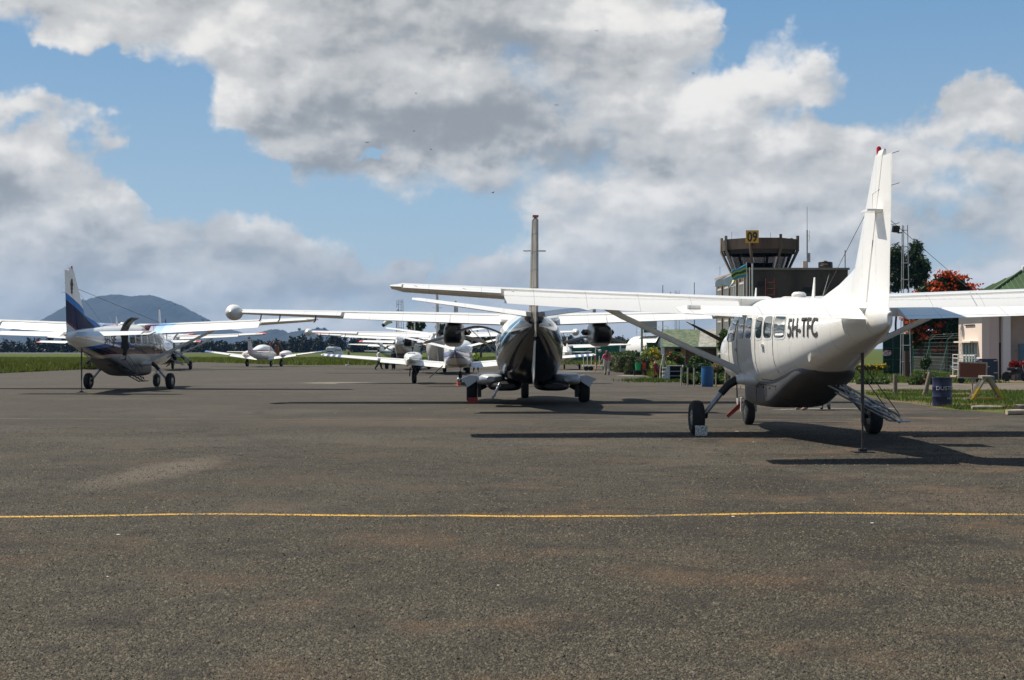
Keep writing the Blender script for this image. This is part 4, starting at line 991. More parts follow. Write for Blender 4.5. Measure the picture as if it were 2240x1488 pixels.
def tar(nt, o, dusty=0.0):
    x, y, z = nsep(o)
    f1 = nnoise(o, 42, 3, .7).sm(.40, .60); f2 = nnoise(o, 15, 4, .7).sm(.38, .62); f3 = nnoise(o, .55, 7, .62); f4 = nnoise(nvec('ADD', o, (30,7,0)), .17, 6, .6)
    c = nmix(f1, (.008,.0075,.0055), (.074,.063,.043)); c = nmix(f2*.42, c, (.030,.026,.020)); c = nmix(nnoise(o, 9, 4, .65).sm(.42,.62)*.30, c, (.075,.068,.052)); c = nmix(nnoise(nvec('ADD', o, (4,9,0)), 1.5, 6, .68).sm(.5,.64)*.5, c, (.018,.016,.014))
    c = nmix(nnoise(o, 150, 2, .6).gt(.64)*.8, c, (.21,.20,.175))
    c = nmix(nnoise(nvec('ADD', o, (9,4,0)), 55, 2, .6).gt(.70)*.7, c, (.008,.008,.008))
    rr = (x*.10+.25).sm(0, 1)
    c = nmix((f3.sm(.50,.66)*.7)*(rr*.9+.15), c, (.125,.078,.045))                  # reddish dust, more of it to the right
    c = nmix(f4.sm(.48,.66)*.35, c, (.115,.10,.08))
    st = nnoise(nvec('ADD', o, (3,11,0)), .8, 6, .66).sm(.60,.70)
    c = nmix(st*.55*(rr*.7+.3), c, (.020,.016,.013))                                     # oil stains
    wx = nnoise(o, 1.3, 5, .6)-.5; wy = nnoise(nvec('ADD', o, (5,5,5)), 1.3, 5, .6)-.5
    c = nmix((nnoise(nvec('ADD', o, (14,3,0)), .33, 6, .62).sm(.48,.62))*(rr*.6+.25), c, (.026,.020,.014))
    def blob(cx, cy, rx, ry, ang=0.0, sk=.8): 
        sk = sk*2.2
        u = (x+wx*sk-cx)*math.cos(ang)+(y+wy*sk*2-cy)*math.sin(ang); v = (y+wy*sk*2-cy)*math.cos(ang)-(x+wx*sk-cx)*math.sin(ang)
        return ((u/rx)**2+(v/ry)**2).sm(1.25, .0)
    m = blob(-4.95,19.3,3.0,.62,R(84.6),.30); rim = blob(-4.9,19.2,3.5,.85,R(84.6),.30)
    c = nmix(rim*.55, c, (.040,.030,.024)); c = nmix(m*.85, c, (.125,.105,.080))
    for (px, py, rx, ry, k) in ((1720,1285,.75,.7,.7),(1140,1225,.5,.5,.5),(1430,1365,.45,.35,.5),(1370,1160,.6,.5,.5),(2090,1185,.5,.35,.6),(1790,1115,.7,.8,.5),(2160,1325,.3,.3,.5),(1740,1065,1.0,1.2,.35),(380,1360,.5,.4,.35),(1600,1375,.4,.25,.4)):
        c = nmix(blob(gx(px,gY(py)), gY(py), rx, ry, 0, .6)*k*.75, c, (.022,.018,.015))
    for (px, py, rx, ry, k) in ((2120,1095,1.1,1.4,.6),(1480,1215,1.0,.6,.35),(1820,1260,.9,.6,.35),(860,922,4,2.2,.35),(1980,935,1.5,3,.5),(2180,1010,1.2,1.2,.45),(1380,822,1.0,2.2,1.2),(1270,812,2.2,2.5,1.0),(740,838,2,1.6,.9)):
        c = nmix((blob(gx(px,gY(py)), gY(py), rx, ry, 0, .6)*k).min(1.0)*(.7 if py > 900 else 1.0), c, (.15,.10,.068) if py > 900 else (.40,.36,.30))
    far = y.sm(22, 75)
    c = nmix(far*.5, c, (.080,.068,.053))  # grazing sheen of the distant asphalt put into a paler colour
    sx = nnoise(nvec('MULTIPLY', o, (.10,.9,1)), .6, 5, .6).sm(.35,.65)
    c = nmix(far*sx*.45, c, (.052,.045,.038))
    ck = nvec('ADD', o, nvec('SCALE', nvec('SUBTRACT', nnoise(o, .9, 5, .6, color=True), (.5,.5,.5)), 1.6))
    cr = nvor(ck, .16, 'DISTANCE_TO_EDGE').lt(.0042)*nnoise(nvec('ADD', o, (8,2,0)), .12, 3, .5).gt(.50)
    c = nmix(cr*.65, c, (.012,.011,.010))
    tk = ((x*.994+y*.11-3.0+wx*.2).abs().lt(.12)).max((x*.994+y*.11-6.4+wx*.2).abs().lt(.12))*nnoise(nvec('MULTIPLY', o, (.5,.08,1)), 1, 4, .6).sm(.48,.60)
    c = nmix(tk*.30, c, (.018,.016,.015))
    pool = (y-36.5-wy*3).abs().lt(.12)*x.lt(2)                                                # tar seam across the apron
    return nmix(pool*.4, c, (.03,.027,.024))
tm = mat('weathered asphalt', (.06,.055,.05), .92, fn=tar, bump=1.0, bscale=42, spec=.25)
sheet('apron', ragged(APRON), .004, tm)
rm = mat('dusty road surface', (.1,.09,.075), .95, fn=lambda nt, o: nmix(nnoise(o, .8, 6, .7).sm(.35,.65), (.085,.075,.065), (.17,.135,.10)), spec=.2)
sheet('service_road', ragged([(11.0,57.8),(15,56.6),(24,56),(44,55),(44,67),(24,68.2),(15,69),(9.4,68.3),(9.7,60.4)], .8, .25), .009, rm)
sheet('dirt_yard', ragged([(24,70),(44,68.5),(44,77),(25,76)], .8, .3), .008, mat('bare earth', (.2,.14,.09), .95, var=.4, vscale=1.5))
sheet('runway', [(-700,470),(-118,470),(-125,640),(-700,640)], .02, mat('far runway asphalt', (.06,.06,.06), .9))
def worn(name, col, wear, sc=16):
    return mat(name, col, .8, fn=lambda nt, o: nmix((nnoise(o, sc*3, 4, .75)*.6+nnoise(o, 1.1, 4, .6)*.4).sm(wear-.04, wear+.05), (.055,.05,.042), nmix(nnoise(o, 60, 2, .6).sm(.3,.7), col, tuple(c*.55 for c in col))))
def stripe(name, pts, w, z, m):
    L = []; Rr = []
    P = [Vector((gx(a, gY(b)), gY(b))) for a, b in pts]; Q = []
    for i in range(len(P)-1):
        for k in range(24): Q.append(P[i].lerp(P[i+1], k/24))
    Q.append(P[-1])
    for q in Q:
        L.append((q.x, q.y+w/2*random.uniform(.9,1.12))); Rr.append((q.x, q.y-w/2*random.uniform(.9,1.12)))
    V = [(x, y, z) for x, y in L+Rr]; n = len(L)
    return struct(G().add(V, [(i+1, i, n+i, n+i+1) for i in range(n-1)], True).obj(name, m, smooth=False))
stripe('yellow_line', [(-150,1133),(0,1132),(130,1131),(250,1129),(400,1126),(500,1125.5),(600,1127),(850,1130),(1000,1129),(1120,1131),(1400,1130),(1600,1126),(1750,1123),(1900,1124),(2100,1126),(2400,1128)], .125, .008, worn('worn yellow line paint', (.70,.38,.025), .465))
stripe('yellow_line', [(-200,916),(600,918),(1500,919),(2060,917),(2400,918)], .14, .008, worn('faded yellow line paint', (.30,.20,.05), .54, 6))
stripe('yellow_line', [(-200,863),(1200,862),(1700,861)], .16, .008, worn('very faded yellow line paint', (.30,.21,.07), .54, 3))
stripe('white_line', [(1690,897),(1800,894),(1960,894)], .16, .008, worn('faded white line paint', (.5,.48,.44), .45, 3))
# litter
for i, (px, py, s) in enumerate(((1612,945,.07),(1648,968,.04),(1412,947,.03),(1118,975,.02),(898,895,.03),(733,904,.03),(545,902,.02),(1022,896,.03),(1603,1131.5,.04),(1526,1157,.02),(1907,1146,.04),(1868,1095,.02),(260,1171,.035),(1090,1282,.02),(236,1263,.02),(760,800.5,.22))):
    Y = gY(py); s *= .6 if s < .2 else 1; g = G().slab([(-s,-s*.5,0),(s*.3,-s*.7,0),(s,s*.2,0),(s*.1,s*.6,0),(-s*.7,s*.4,0)], (0,.1,1), s*.18 if s < .2 else .15)
    o = g.obj('paper_scrap' if s < .2 else 'white_block', mat('litter white', (.75,.72,.68), .8)); o.location = (gx(px,Y), Y, .007); o.rotation_euler = (0, 0, i)
    if s < .2: tag(o, 'tiny pale scrap of litter lying on the asphalt', 'litter', 'scraps of litter on the apron')
    else: tag(o, 'small white block at the grass edge between the two low wing twins', 'block')

# ------------------------------------------------------------------ loose stones that give the asphalt its grain
def stones(n):
    r = np.random.default_rng(11); t = r.random(n); Y = 6.6/(1-t*(1-6.6/30)); X = (r.random(n)-.5)*Y*.80; k = 1+.3*r.normal(size=n)
    s = (.0048+.0060*r.random(n)**2)*np.clip(k,.5,1.7)*(.8+Y*.022); a = r.random(n)*6.28; V = []
    for j in range(3): V.append(np.stack([X+np.cos(a+j*2.09+r.normal(size=n)*.3)*s, Y+np.sin(a+j*2.09)*s, np.full(n,.0055)], 1))
    V.append(np.stack([X+r.normal(size=n)*s*.25, Y+r.normal(size=n)*s*.25, .0055+s*.85], 1)); V = np.stack(V, 1).reshape(-1,3); b = np.arange(n)[:,None]*4
    Q = np.concatenate([b+np.array(q_) for q_ in ((0,1,3),(1,2,3),(2,0,3))], 0)
    m = mat('asphalt chippings', (.1,.09,.07), .9)
    nt = m.node_tree; g = nt.nodes.new('ShaderNodeNewGeometry'); f = S(nt, g.outputs['Random Per Island'])
    c = nmix(f.sm(0,.5), (.010,.0095,.007), (.050,.043,.029)); c = nmix(f.sm(.5,1), c, (.118,.102,.070)); rd = (nnoise(ncoord(nt), .55, 7, .62).sm(.5,.66))*.6; c = nmix(rd, c, (.12,.072,.040))
    dk = nnoise(nvec('ADD', ncoord(nt), (4,9,0)), 1.5, 6, .68).sm(.50,.64); c = nmix(dk*.62, c, (.022,.020,.017))
    st = nnoise(nvec('ADD', ncoord(nt), (3,11,0)), .8, 6, .66).sm(.58,.70); c = nmix(st*.7, c, (.02,.017,.014))
    nt.links.new(c.k, nt.nodes['Principled BSDF'].inputs['Base Color'])
    o = big('loose_gravel', V, Q, m); o['kind'] = 'stuff'; return tag(o, 'fine grey stone chippings bedded in the worn asphalt', 'gravel')
stones(330000)

# ------------------------------------------------------------------ grass
def blades(name, P, h, w, m, lean=.35, seed=3):
    r = np.random.default_rng(seed); n = len(P); a = r.random(n)*2*np.pi; hh = (h*(.5+.9*r.random(n)))[:,None]; ww = w*(.6+.8*r.random(n))
    u = np.stack([np.cos(a)*ww, np.sin(a)*ww, np.zeros(n)], 1); l = np.stack([r.normal(size=n)*lean, r.normal(size=n)*lean, np.ones(n)], 1)*hh
    P = np.asarray(P); V = np.stack([P-u, P+u, P+l+u*.25, P+l-u*.25], 1).reshape(-1,3)
    o = big(name, V, np.arange(4*n).reshape(-1,4), m); o['kind'] = 'stuff'; return tag(o, None, 'grass')
gl = leafmat('long grass', (.08,.115,.010), (.19,.21,.025), .3, .7)
P = np.column_stack([rng.uniform(-95,10,170000), rng.uniform(75,230,170000), np.zeros(170000)])
P = P[~inpoly(P, APRON)]; tag(blades('tall_grass', P, .34, .045, gl), 'tall green grass along the left edge of the apron')
P = np.column_stack([rng.uniform(-42,-6,16000), rng.uniform(141,185,16000), np.zeros(16000)])
k = ~inpoly(P, APRON) & inpoly(P, [(x, y+6) for x, y in APRON]+[]) ; P = P[k]
gv = leafmat('verge grass', (.055,.095,.012), (.13,.19,.028), .3, .7)
VR = [(12.6,36),(40,27),(44,54.5),(24,55.5),(15,56.2),(13.2,52),(12.7,46)]
P2 = np.column_stack([rng.uniform(9,32,130000), rng.uniform(30,57,130000), np.zeros(130000)])
cl = np.sin(P2[:,0]*1.7+np.sin(P2[:,1]*.9)*2)*.5+np.sin(P2[:,1]*1.1+P2[:,0]*.6)*.5+rng.normal(size=len(P2))*.35
P2 = P2[inpoly(P2, VR) & ~inpoly(P2, APRON) & (cl > -.15)]
tag(blades('verge_grass', P2, .085, .012, gv), 'short green grass tufts on the verge around the dark blue drum')
P3 = np.column_stack([rng.uniform(8,44,60000), rng.uniform(69,100,60000), np.zeros(60000)])
P3 = P3[~inpoly(P3, APRON) & ~((P3[:,0] > 25) & (P3[:,1] < 76))]
tag(blades('garden_grass', P3, .15, .03, gv), 'green garden lawn behind the service road')
P4 = np.column_stack([rng.normal(gx(1630,62.5),.35,500), rng.normal(57.0,.9,500), np.zeros(500)]); tag(blades('weed_tuft', P4, .16, .03, gv), 'weeds growing from the apron beside the tyre')
P5 = np.column_stack([rng.normal(gx(1440,74),.9,1600), rng.normal(72.5,1.3,1600), np.zeros(1600)]); tag(blades('weed_patch', P5, .14, .03, gv), 'thin grass patch in front of the white step cabinet')

# ------------------------------------------------------------------ hills and far trees
def hill(name, prof, Y, depth, m, seed):
    """a real relief: ridge profile (px, row) at distance Y, falling away on both sides"""
    xs = np.array([gx(a, Y) for a, b in prof]); zs = np.array([max(0, (HY-b)*Y/F) for a, b in prof])
    nx, ny = 300, 44; X = np.linspace(xs[0], xs[-1], nx); Z = np.interp(X, xs, zs); Yv = np.linspace(-1, 1, ny)
    r = np.random.default_rng(seed); gx_, gy_ = np.meshgrid(X, Yv); bell = np.clip(1-np.abs(gy_)**1.7, 0, 1)
    z = Z[None,:]*bell
    ph = r.random(8)*6
    for i, k in enumerate((60,34,17,9)): z += bell*np.sqrt(np.clip(Z[None,:],0,None)/200)*(k*.11)*np.sin(gx_/k*1.3+ph[i]+gy_*5)*np.cos(gy_*depth/k+ph[i+4])
    z += bell*r.random(z.shape)*5*(Z[None,:] > 5); z[0] = z[-1] = -3; z[:,0] = z[:,-1] = -3
    V = np.stack([gx_, Y+gy_*depth, np.maximum(z, -3)], -1).reshape(-1,3)
    i = np.arange(nx*ny).reshape(ny, nx); Q = np.stack([i[:-1,:-1], i[:-1,1:], i[1:,1:], i[1:,:-1]], -1).reshape(-1,4)
    o = big(name, V, Q, m); struct(o)
    return o
hm_ = mat('wooded hillside', (.012,.020,.018), .95, var=.5, vscale=.02)
hill('mountain', [(60,763),(88,718),(100,710),(130,697),(165,682),(190,661),(215,652),(240,648),(270,648.5),(300,650),(330,648),(350,652),(375,660),(400,674),(425,690),(450,702),(470,712),(500,722),(540,735),(575,745),(600,763)], 6200, 900, hm_, 1)
hill('hill', [(520,763),(545,744),(560,735),(580,727),(595,723),(611,721),(622,728),(632,734),(642,727),(655,724),(690,723),(714,723),(724,731),(747,746),(800,763)], 5200, 500, hm_, 2)
hill('hill', [(1180,763),(1200,742),(1225,735),(1250,738),(1270,743),(1300,750),(1345,763)], 4800, 500, hm_, 3)
# single trees standing on the ridge line
tl = leafmat('distant foliage', (.018,.030,.012), (.035,.055,.02), .1)
for i, (px, py, r_) in enumerate(((418,693,9),(450,703,7),(462,706,9),(388,668,6),(700,722,7),(714,722,6),(190,660,6),(660,723,6))):
    Y = 6200 if px < 500 else 5200; b = [(gx(px,Y), Y-60, gz(py,Y)+r_*.5, r_, r_, r_*.8)]
    o = leafcloud('ridge_tree', inballs(b, 250, rng), r_*.6, tl, None, rng); tag(o, 'lone tree showing on the skyline of a far hill', 'tree', 'trees on the hill skyline')
balls = []
for i in range(430):
    x = rng.uniform(-330, 85); y = rng.uniform(590, 640); h = rng.uniform(4.2,7.0)*(1+.25*math.sin(x*.06))
    balls += [(x, y, h*.38, 3.2, 2.6, h*.45), (x+rng.normal()*.8, y, h*.8, 1.5, 1.5, h*.28)]
o = leafcloud('far_wood', inballs(balls, 130000, rng, .3), 1.1, leafmat('dark far foliage', (.008,.014,.009), (.020,.032,.016), .05), None, rng); o['kind'] = 'stuff'; tag(o, 'dark line of trees across the far side of the airfield', 'wood')

# ------------------------------------------------------------------ haze
hz = G().span((-6000,-190,-1.5), (6000,8200,330)).obj('haze', None or mat('x', (1,1,1)), smooth=False)
hmz = bpy.data.materials.new('haze air'); hmz.use_nodes = True; nt = hmz.node_tree; nt.nodes.clear()
ou = nt.nodes.new('ShaderNodeOutputMaterial'); pv = nt.nodes.new('ShaderNodeVolumePrincipled')
pv.inputs['Color'].default_value = (.29,.56,1,1); pv.inputs['Density'].default_value = 6.5e-5; pv.inputs['Anisotropy'].default_value = .0
nt.links.new(pv.outputs[0], ou.inputs['Volume']); hz.data.materials.clear(); hz.data.materials.append(hmz); hz['kind'] = 'stuff'; tag(hz, 'pale blue haze that fades the far hills', 'haze')
# ------------------------------------------------------------------ buildings
conc = mat('dark weathered concrete', (.13,.10,.078), .9, fn=lambda nt, o: nmix(nnoise(nvec('MULTIPLY', o, (1,1,.3)), .8, 6, .65).sm(.3,.7), (.115,.082,.060), (.060,.043,.032)), bump=.3, bscale=8)
conL = mat('pale concrete edge', (.34,.28,.22), .9, var=.3)
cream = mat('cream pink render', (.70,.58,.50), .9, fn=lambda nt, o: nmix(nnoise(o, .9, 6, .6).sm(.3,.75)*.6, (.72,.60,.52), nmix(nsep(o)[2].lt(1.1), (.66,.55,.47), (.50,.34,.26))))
groof = mat('green ribbed roof sheet', (.065,.13,.045), .75, var=.35, vscale=.8)
T = empty('control_tower', (22.9, 118.5, 0), 'dark concrete control tower with splayed glass cab and yellow 09 board', 'control tower')
# main block x 18.9..27, y 110..127
x0, x1, y0, y1, zt = -4.0, 4.05, -8.5, 8.5, 8.05
g = G().span((x0,y0,0), (x1,y1,zt)); g.obj('wall', conc, T)
G().span((x0-.12,y0-.12,zt), (x1+.12,y1+.12,zt+.16)).obj('parapet', conL, T)
G().span((x1-2.2,y0-.6,0), (x1+.35,y0-.02,zt-1.6)).obj('buttress', conc, T)
for k in range(4):   # tall grilled windows on the sunlit side
    yy = y0+2.2+k*4.0
    f = G().span((x0-.06,yy-1.1,1.0), (x0-.003,yy+1.1,7.2)).obj('window', mat('dark green glass strip', (.04,.09,.08), .15, coat=.6), T)
    G().span((x0-.14,yy-1.35,.8), (x0-.005,yy-1.12,7.5)).obj('pilaster', conL, T)
    G().span((x0-.14,yy+1.12,.8), (x0-.005,yy+1.35,7.5)).obj('pilaster', conL, T)
    g = G()
    for j in range(7): g.span((x0-.12,yy-1.0+j*.33,1.0), (x0-.062,yy-.96+j*.33,7.2))
    for j in range(5): g.span((x0-.12,yy-1.1,1.2+j*1.45), (x0-.063,yy+1.1,1.32+j*1.45))
    g.obj('window_grille', M['plain'], f)
for px, z in ((1667,6.9),(1765,6.4)):
    x = gx(px,110)-22.9; G().span((x-.35,y0-.05,z-.2), (x+.35,y0-.003,z+.25)).obj('vent', M['soot'], T)
# cab: eight sided, splayed outwards
cx, cy = gx(1660,119)-22.9, .3
def octo(r, z, a0=22.5, n=8): return [(cx+r*math.cos(R(a0+k*360/n)), cy+r*math.sin(R(a0+k*360/n)), z) for k in range(n)]
lo, hi_, top = octo(2.25, 8.1), octo(3.05, 10.25), octo(3.32, 10.25)
G().loft([octo(2.5,7.9), octo(2.5,8.28)]).obj('cab_floor', conc, T)
cabg = bpy.data.materials.new('cab glass'); cabg.use_nodes = True; MATS['cab glass'] = cabg; nt = cabg.node_tree
pr = nt.nodes['Principled BSDF']; pr.inputs['Base Color'].default_value = (.5,.55,.55,1); pr.inputs['Roughness'].default_value = .02
tr = nt.nodes.new('ShaderNodeBsdfTransparent'); tr.inputs[0].default_value = (.55,.53,.52,1); gl_ = nt.nodes.new('ShaderNodeBsdfGlossy'); gl_.inputs[1].default_value = .02
mx = nt.nodes.new('ShaderNodeMixShader'); mx.inputs[0].default_value = .0; nt.links.new(tr.outputs[0], mx.inputs[1]); nt.links.new(gl_.outputs[0], mx.inputs[2]); nt.links.new(mx.outputs[0], nt.nodes['Material Output'].inputs[0])
for k in range(8):
    a, b, c, d = [Vector(v) for v in (lo[k], lo[(k+1)%8], hi_[(k+1)%8], hi_[k])]
    n = (b-a).cross(d-a).normalized()
    q = lambda u, v: (a.lerp(b,u)).lerp(d.lerp(c,u), v)
    f = G().slab([q(.06,.10), q(.94,.10), q(.94,.80), q(.06,.80)], n, .03).obj('cab_window', cabg, T)
    g = G()
    for u in ((.5,) if n.y < .2 else ()): g.tube([q(u,.1), q(u,.85)], .05, 4)
    if n.y < .2: g.tube([q(.04,.70), q(.96,.70)], .035, 4)
    for gg in g.pieces(): gg.obj('mullion', M['soot'], f)
    G().slab([q(0,.82), q(1,.82), q(1,1), q(0,1)], n, .12).obj('cab_soffit', M['soot'], T)
    # ribs at the corners, standing above the rim
    rib = G().tube([a-Vector((0,0,.2)), Vector(top[k])+Vector((0,0,-.1)), Vector(top[k])+Vector((0,0,1.15))], [.10,.14,.14], 4); rib.obj('cab_rib', conL if k in (3,4) else conc, T)  # left pair paler, with sunlight put into their colour
r1, r2 = octo(3.28,10.2), octo(3.34,11.1)
G().loft([octo(2.95,10.15), r1, r2, octo(3.05,11.12), octo(2.9,10.6)]).obj('cab_roof', conc, T)
for k in range(10):
    a = k*36; G().box((cx+1.1*math.cos(R(a)), cy+1.1*math.sin(R(a)), 8.9), (.05,.05,.0001+.6)) if False else None
G().box((cx-.1,cy-.6,8.75), (2.2,.7,.7)).obj('control_desk', M['soot'], T)
# 09 board
bx = gx(1642,116.2)-22.9; sg = empty('number_board', (22.9+bx, 118.5+cy-3.45, 11.15), 'square yellow board with black 09 on the tower cab rim', 'sign')
G().box((0,0,0), (1.08,.06,1.06)).obj('board', mat('amber board', (.62,.34,.02), .5), sg)
G().box((0,.05,-.4), (.1,.08,.8)).obj('bracket', M['soot'], sg)
text('09', 1.12, M['letter'], sg, lambda u, v: (u, -.036, v-.40), 'digits', .78, .03)
# things on the roof
def mast_thing(name, label, cat, x, y, z, parts, group=None):
    t = empty(name, (x, y, z), label, cat, 0, group)
    for nm, g, m in parts: g.obj(nm, m, t)
    return t
mx_, my = gx(1766,112), 112
g = G().tube([(0,0,0),(0,0,3.2)], .06, 8); g2 = G().tube([(0,0,3.2),(0,0,5.1)], .022, 6)
dp = [G().tube([(.0,0,z),(.16,0,z),(.20,0,z+.25),(.2,0,z+.42)], .028, 6) for z in (2.3,2.75)]
mast_thing('antenna_mast', 'tall radio mast with dipoles on the control tower roof', 'antenna', mx_, my, zt+.16, [('pole', g, M['steel']), ('whip', g2, M['steel']), ('dipole', dp[0], M['plain']), ('dipole', dp[1], M['plain']), ('equipment_box', G().box((.16,0,.95), (.16,.16,.75)), M['alloy']), ('cabinet', G().box((-.22,-.1,.32), (.34,.3,.64)), mat('beige cabinet', (.5,.42,.34), .6))])
wt = empty('water_tank', (gx(1806,113), 113, zt+.16), 'black round water tank with yellow lettering on the tower roof', 'tank')
g = G().lathe([(.01,0),(.56,0),(.58,.04),(.58,.3),(.60,.33),(.58,.36),(.58,.58),(.56,.64),(.3,.68),(.14,.70),(.14,.75),(.01,.76)], n=24); g.obj('tank_shell', M['propblack'], wt)
text('CRESTANK', .13, M['yellow'], wt, lambda u, v: (.585*math.sin(u/.585-.35), -.595*math.cos(u/.585-.35), .40+v), 'lettering', .8, .004)
for px, h, lb in ((1849,1.45,'bare thin pole on the right end of the tower roof'),):
    o = G().tube([(0,0,0),(0,0,h)], .035, 6).obj('roof_pole', M['soot']); o.location = (gx(px,110.5),110.5,zt+.16); tag(o, lb, 'pole')
for px, h, lb in ((1601,.75,'thin rod on the left of the tower cab roof'),(1686,.65,'thin rod on the right of the tower cab roof')):
    o = G().tube([(0,0,0),(0,0,h)], .015, 5).obj('roof_rod', M['soot']); o.location = (gx(px,118.8),118.8,11.12); tag(o, lb, 'antenna')
an = empty('yagi_antenna', (gx(1575,122),122,zt+.16), 'small television antenna on the far left corner of the tower roof', 'antenna')
G().tube([(0,0,0),(0,0,.85)], .02, 5).obj('pole', M['steel'], an); G().tube([(-.4,0,.62),(.4,0,.92)], .012, 4).obj('boom', M['steel'], an)
for k in range(5): G().tube([(-.35+.18*k,-.25,.64+.07*k),(-.35+.18*k,.25,.64+.07*k)], .01, 4).obj('element', M['steel'], an)
# flags on poles in front of the tower
def flag(px, Y, top, shape, m, label, cat='flag'):
    t = empty('flag', (gx(px,Y), Y, 0), label, cat, 0, 'flags by the control tower')
    G().tube([(0,0,0),(0,0,top)], [.05,.03], 8).obj('pole', M['plain'], t)
    (P0, P1, P2, P3) = [Vector((gx(a,Y)-gx(px,Y), 0, gz(b,Y))) for a, b in shape]   # hoist top, fly top, fly bottom, hoist bottom
    V = []; n, k = 16, 8
    for i in range(n+1):
        for j in range(k+1):
            u, v = i/n, j/k; p = P0.lerp(P1,u).lerp(P3.lerp(P2,u),v); p.y += .16*math.sin(u*7+v*2.5)*u; p.z += .07*math.sin(u*9+v*4)*u; V.append(tuple(p))
    g = G(); g.add(V, [(i*(k+1)+j, i*(k+1)+j+1, (i+1)*(k+1)+j+1, (i+1)*(k+1)+j) for i in range(n) for j in range(k)])
    if isinstance(m, list): g.m = [bands[(i % k)] for i in range(len(g.f))]
    o = g.obj('cloth', m, t); sd = o.modifiers.new('thick', 'SOLIDIFY'); sd.thickness = .015
    return t
bands = [0,0,1,2,2,1,3,3]
fb, fy, fk, fw = (mat('flag turquoise', (.05,.32,.45), .8), mat('flag yellow', (.55,.50,.05), .8), mat('flag black green', (.03,.10,.05), .8), mat('flag pale blue white', (.70,.74,.80), .8))
flag(1606, 104, gz(596,104), [(1605,600),(1566,614),(1562,626),(1604,626)], fw, 'pale blue white flag blowing left, leftmost by the tower')
flag(1633, 100, gz(574,100), [(1632,578),(1600,594),(1602,612),(1632,606)], [fb,fy,fk,fb], 'turquoise and yellow flag blowing left from its pole')
flag(1640, 103, gz(585,103), [(1631,592),(1606,606),(1594,632),(1600,622)], [fy,fw,fy,fw], 'yellow and white flag hanging twisted between the other two')
o = G().tube([(0,0,0),(0,0,8.0)], .05, 8).obj('white_pole', M['plain']); o.location = (gx(1646,101),101,0); tag(o, 'slim white pole without flag beside the flags', 'pole')
# red ladder frame in front of the tower
ld = empty('ladder_frame', (gx(1686,109),109.2,0), 'dark red steel ladder frame against the tower wall', 'ladder')
for xx in (-.35,.35): G().tube([(xx,0,0),(xx,0,7.3)], .04, 6).obj('upright', mat('dull red steel', (.20,.03,.02), .6), ld)
for k in range(14): G().tube([(-.35,0,.5+.5*k),(.35,0,.5+.5*k)], .025, 5).obj('rung', mat('dull red steel'), ld)

# brick hut with green and grey sheet roof
Hs = empty('brick_hut', (gx(1540,128),128,0), 'low brick hut with patchy green and grey sheet roof behind the hedge', 'hut')
brick = mat('rough brown brick', (.20,.14,.10), .95, fn=lambda nt, o: nmix(nnoise(nvec('MULTIPLY', o, (1,1,3)), 2.5, 4, .7).sm(.35,.65), (.26,.17,.11), (.13,.095,.07)))
xl, xr = gx(1466,128)-gx(1540,128), 8.0
G().span((xl,0,0),(xr,6,2.15)).obj('wall', brick, Hs)
for x in (xl-.1, xl+1.0): G().span((x,-.25,0),(x+.42,-.01,2.1)).obj('pillar', mat('tan pillar', (.42,.27,.18), .9), Hs)
G().span((xl+.45,-.06,0),(xl+.95,-.004,1.95)).obj('doorway', M['dark'], Hs)
G().span((xl+6.3,-.05,.9),(xl+10,-.004,1.9)).obj('window', mat('dark window', (.02,.02,.02), .3), Hs)
zr, ze = gz(722,131), gz(760,127)
rfg = mat('mossy green roof sheet', (.13,.22,.13), .8, fn=lambda nt, o: nmix(nnoise(o, 2.2, 6, .75).sm(.42,.56)*.85, nmix((nsep(o)[0]-nsep(o)[2]*.45).sm(-1.6,-1.45), (.055,.10,.05), (.36,.36,.31)), nmix((nsep(o)[0]-nsep(o)[2]*.45).sm(-1.6,-1.45), (.16,.17,.10), (.20,.20,.16))))
g = G().slab([(xl-.9,-1.0,ze),(xr+.5,-1.0,ze),(xr+.5,3,zr),(xl-.35,3,zr)], (0,-.4,1), .06); g.obj('roof', rfg, Hs)
g = G().slab([(xl-.9,7.0,ze),(xl-.35,3,zr),(xr+.5,3,zr),(xr+.5,7.0,ze)], (0,.4,1), .06); g.obj('roof', rfg, Hs)
G().slab([(xl-.6,-.8,ze),(xl-.6,6.8,ze),(xl-.3,3,zr-.05)], (-1,0,0), .05).obj('gable', M['soot'], Hs)
G().box(((xl+xr)/2-.2,-1.05,ze-.02), (xr-xl+1.2,.06,.16)).obj('fascia', mat('dark teal board', (.06,.12,.12), .6), Hs)
g = G().tube([(xl-.95,-1.1,ze-.05),(xl-.42,2.98,zr+.05)], .07, 4); g.obj('barge_board', mat('dark teal board'), Hs)

# terminal building on the right edge
Tb = empty('terminal_building', (25.7,75,0), 'cream pink building with ribbed green roof at the right edge', 'building')
W = 12.0; zw = 4.2; D = 3.9
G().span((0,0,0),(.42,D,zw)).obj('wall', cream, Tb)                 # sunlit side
G().span((.42,.05,0),(.95,.5,zw)).obj('wall', mat('shaded pink render', (.66,.52,.46), .9), Tb)  # front face: its shade is put into a darker render colour
G().span((.95,1.1,0),(W,1.4,zw)).obj('wall', mat('porch back wall', (.52,.41,.35), .9, var=.15, vscale=1), Tb)  # porch shade put into the darker colour of this wall
G().span((.95,-.1,zw-.5),(W,.3,zw-.004)).obj('beam', cream, Tb)
cp = mat('pale column', (.78,.72,.66), .8)
for px in (2200,2420): x = gx(px,75)-25.7; G().span((x-.2,-.2,0),(x+.2,.2,zw-.5)).obj('column', cp, Tb)
f = G().span((-.04,.9,.75),(-.003,3.0,2.0)).obj('window', mat('green tinted window', (.05,.11,.10), .2, coat=.5), Tb)
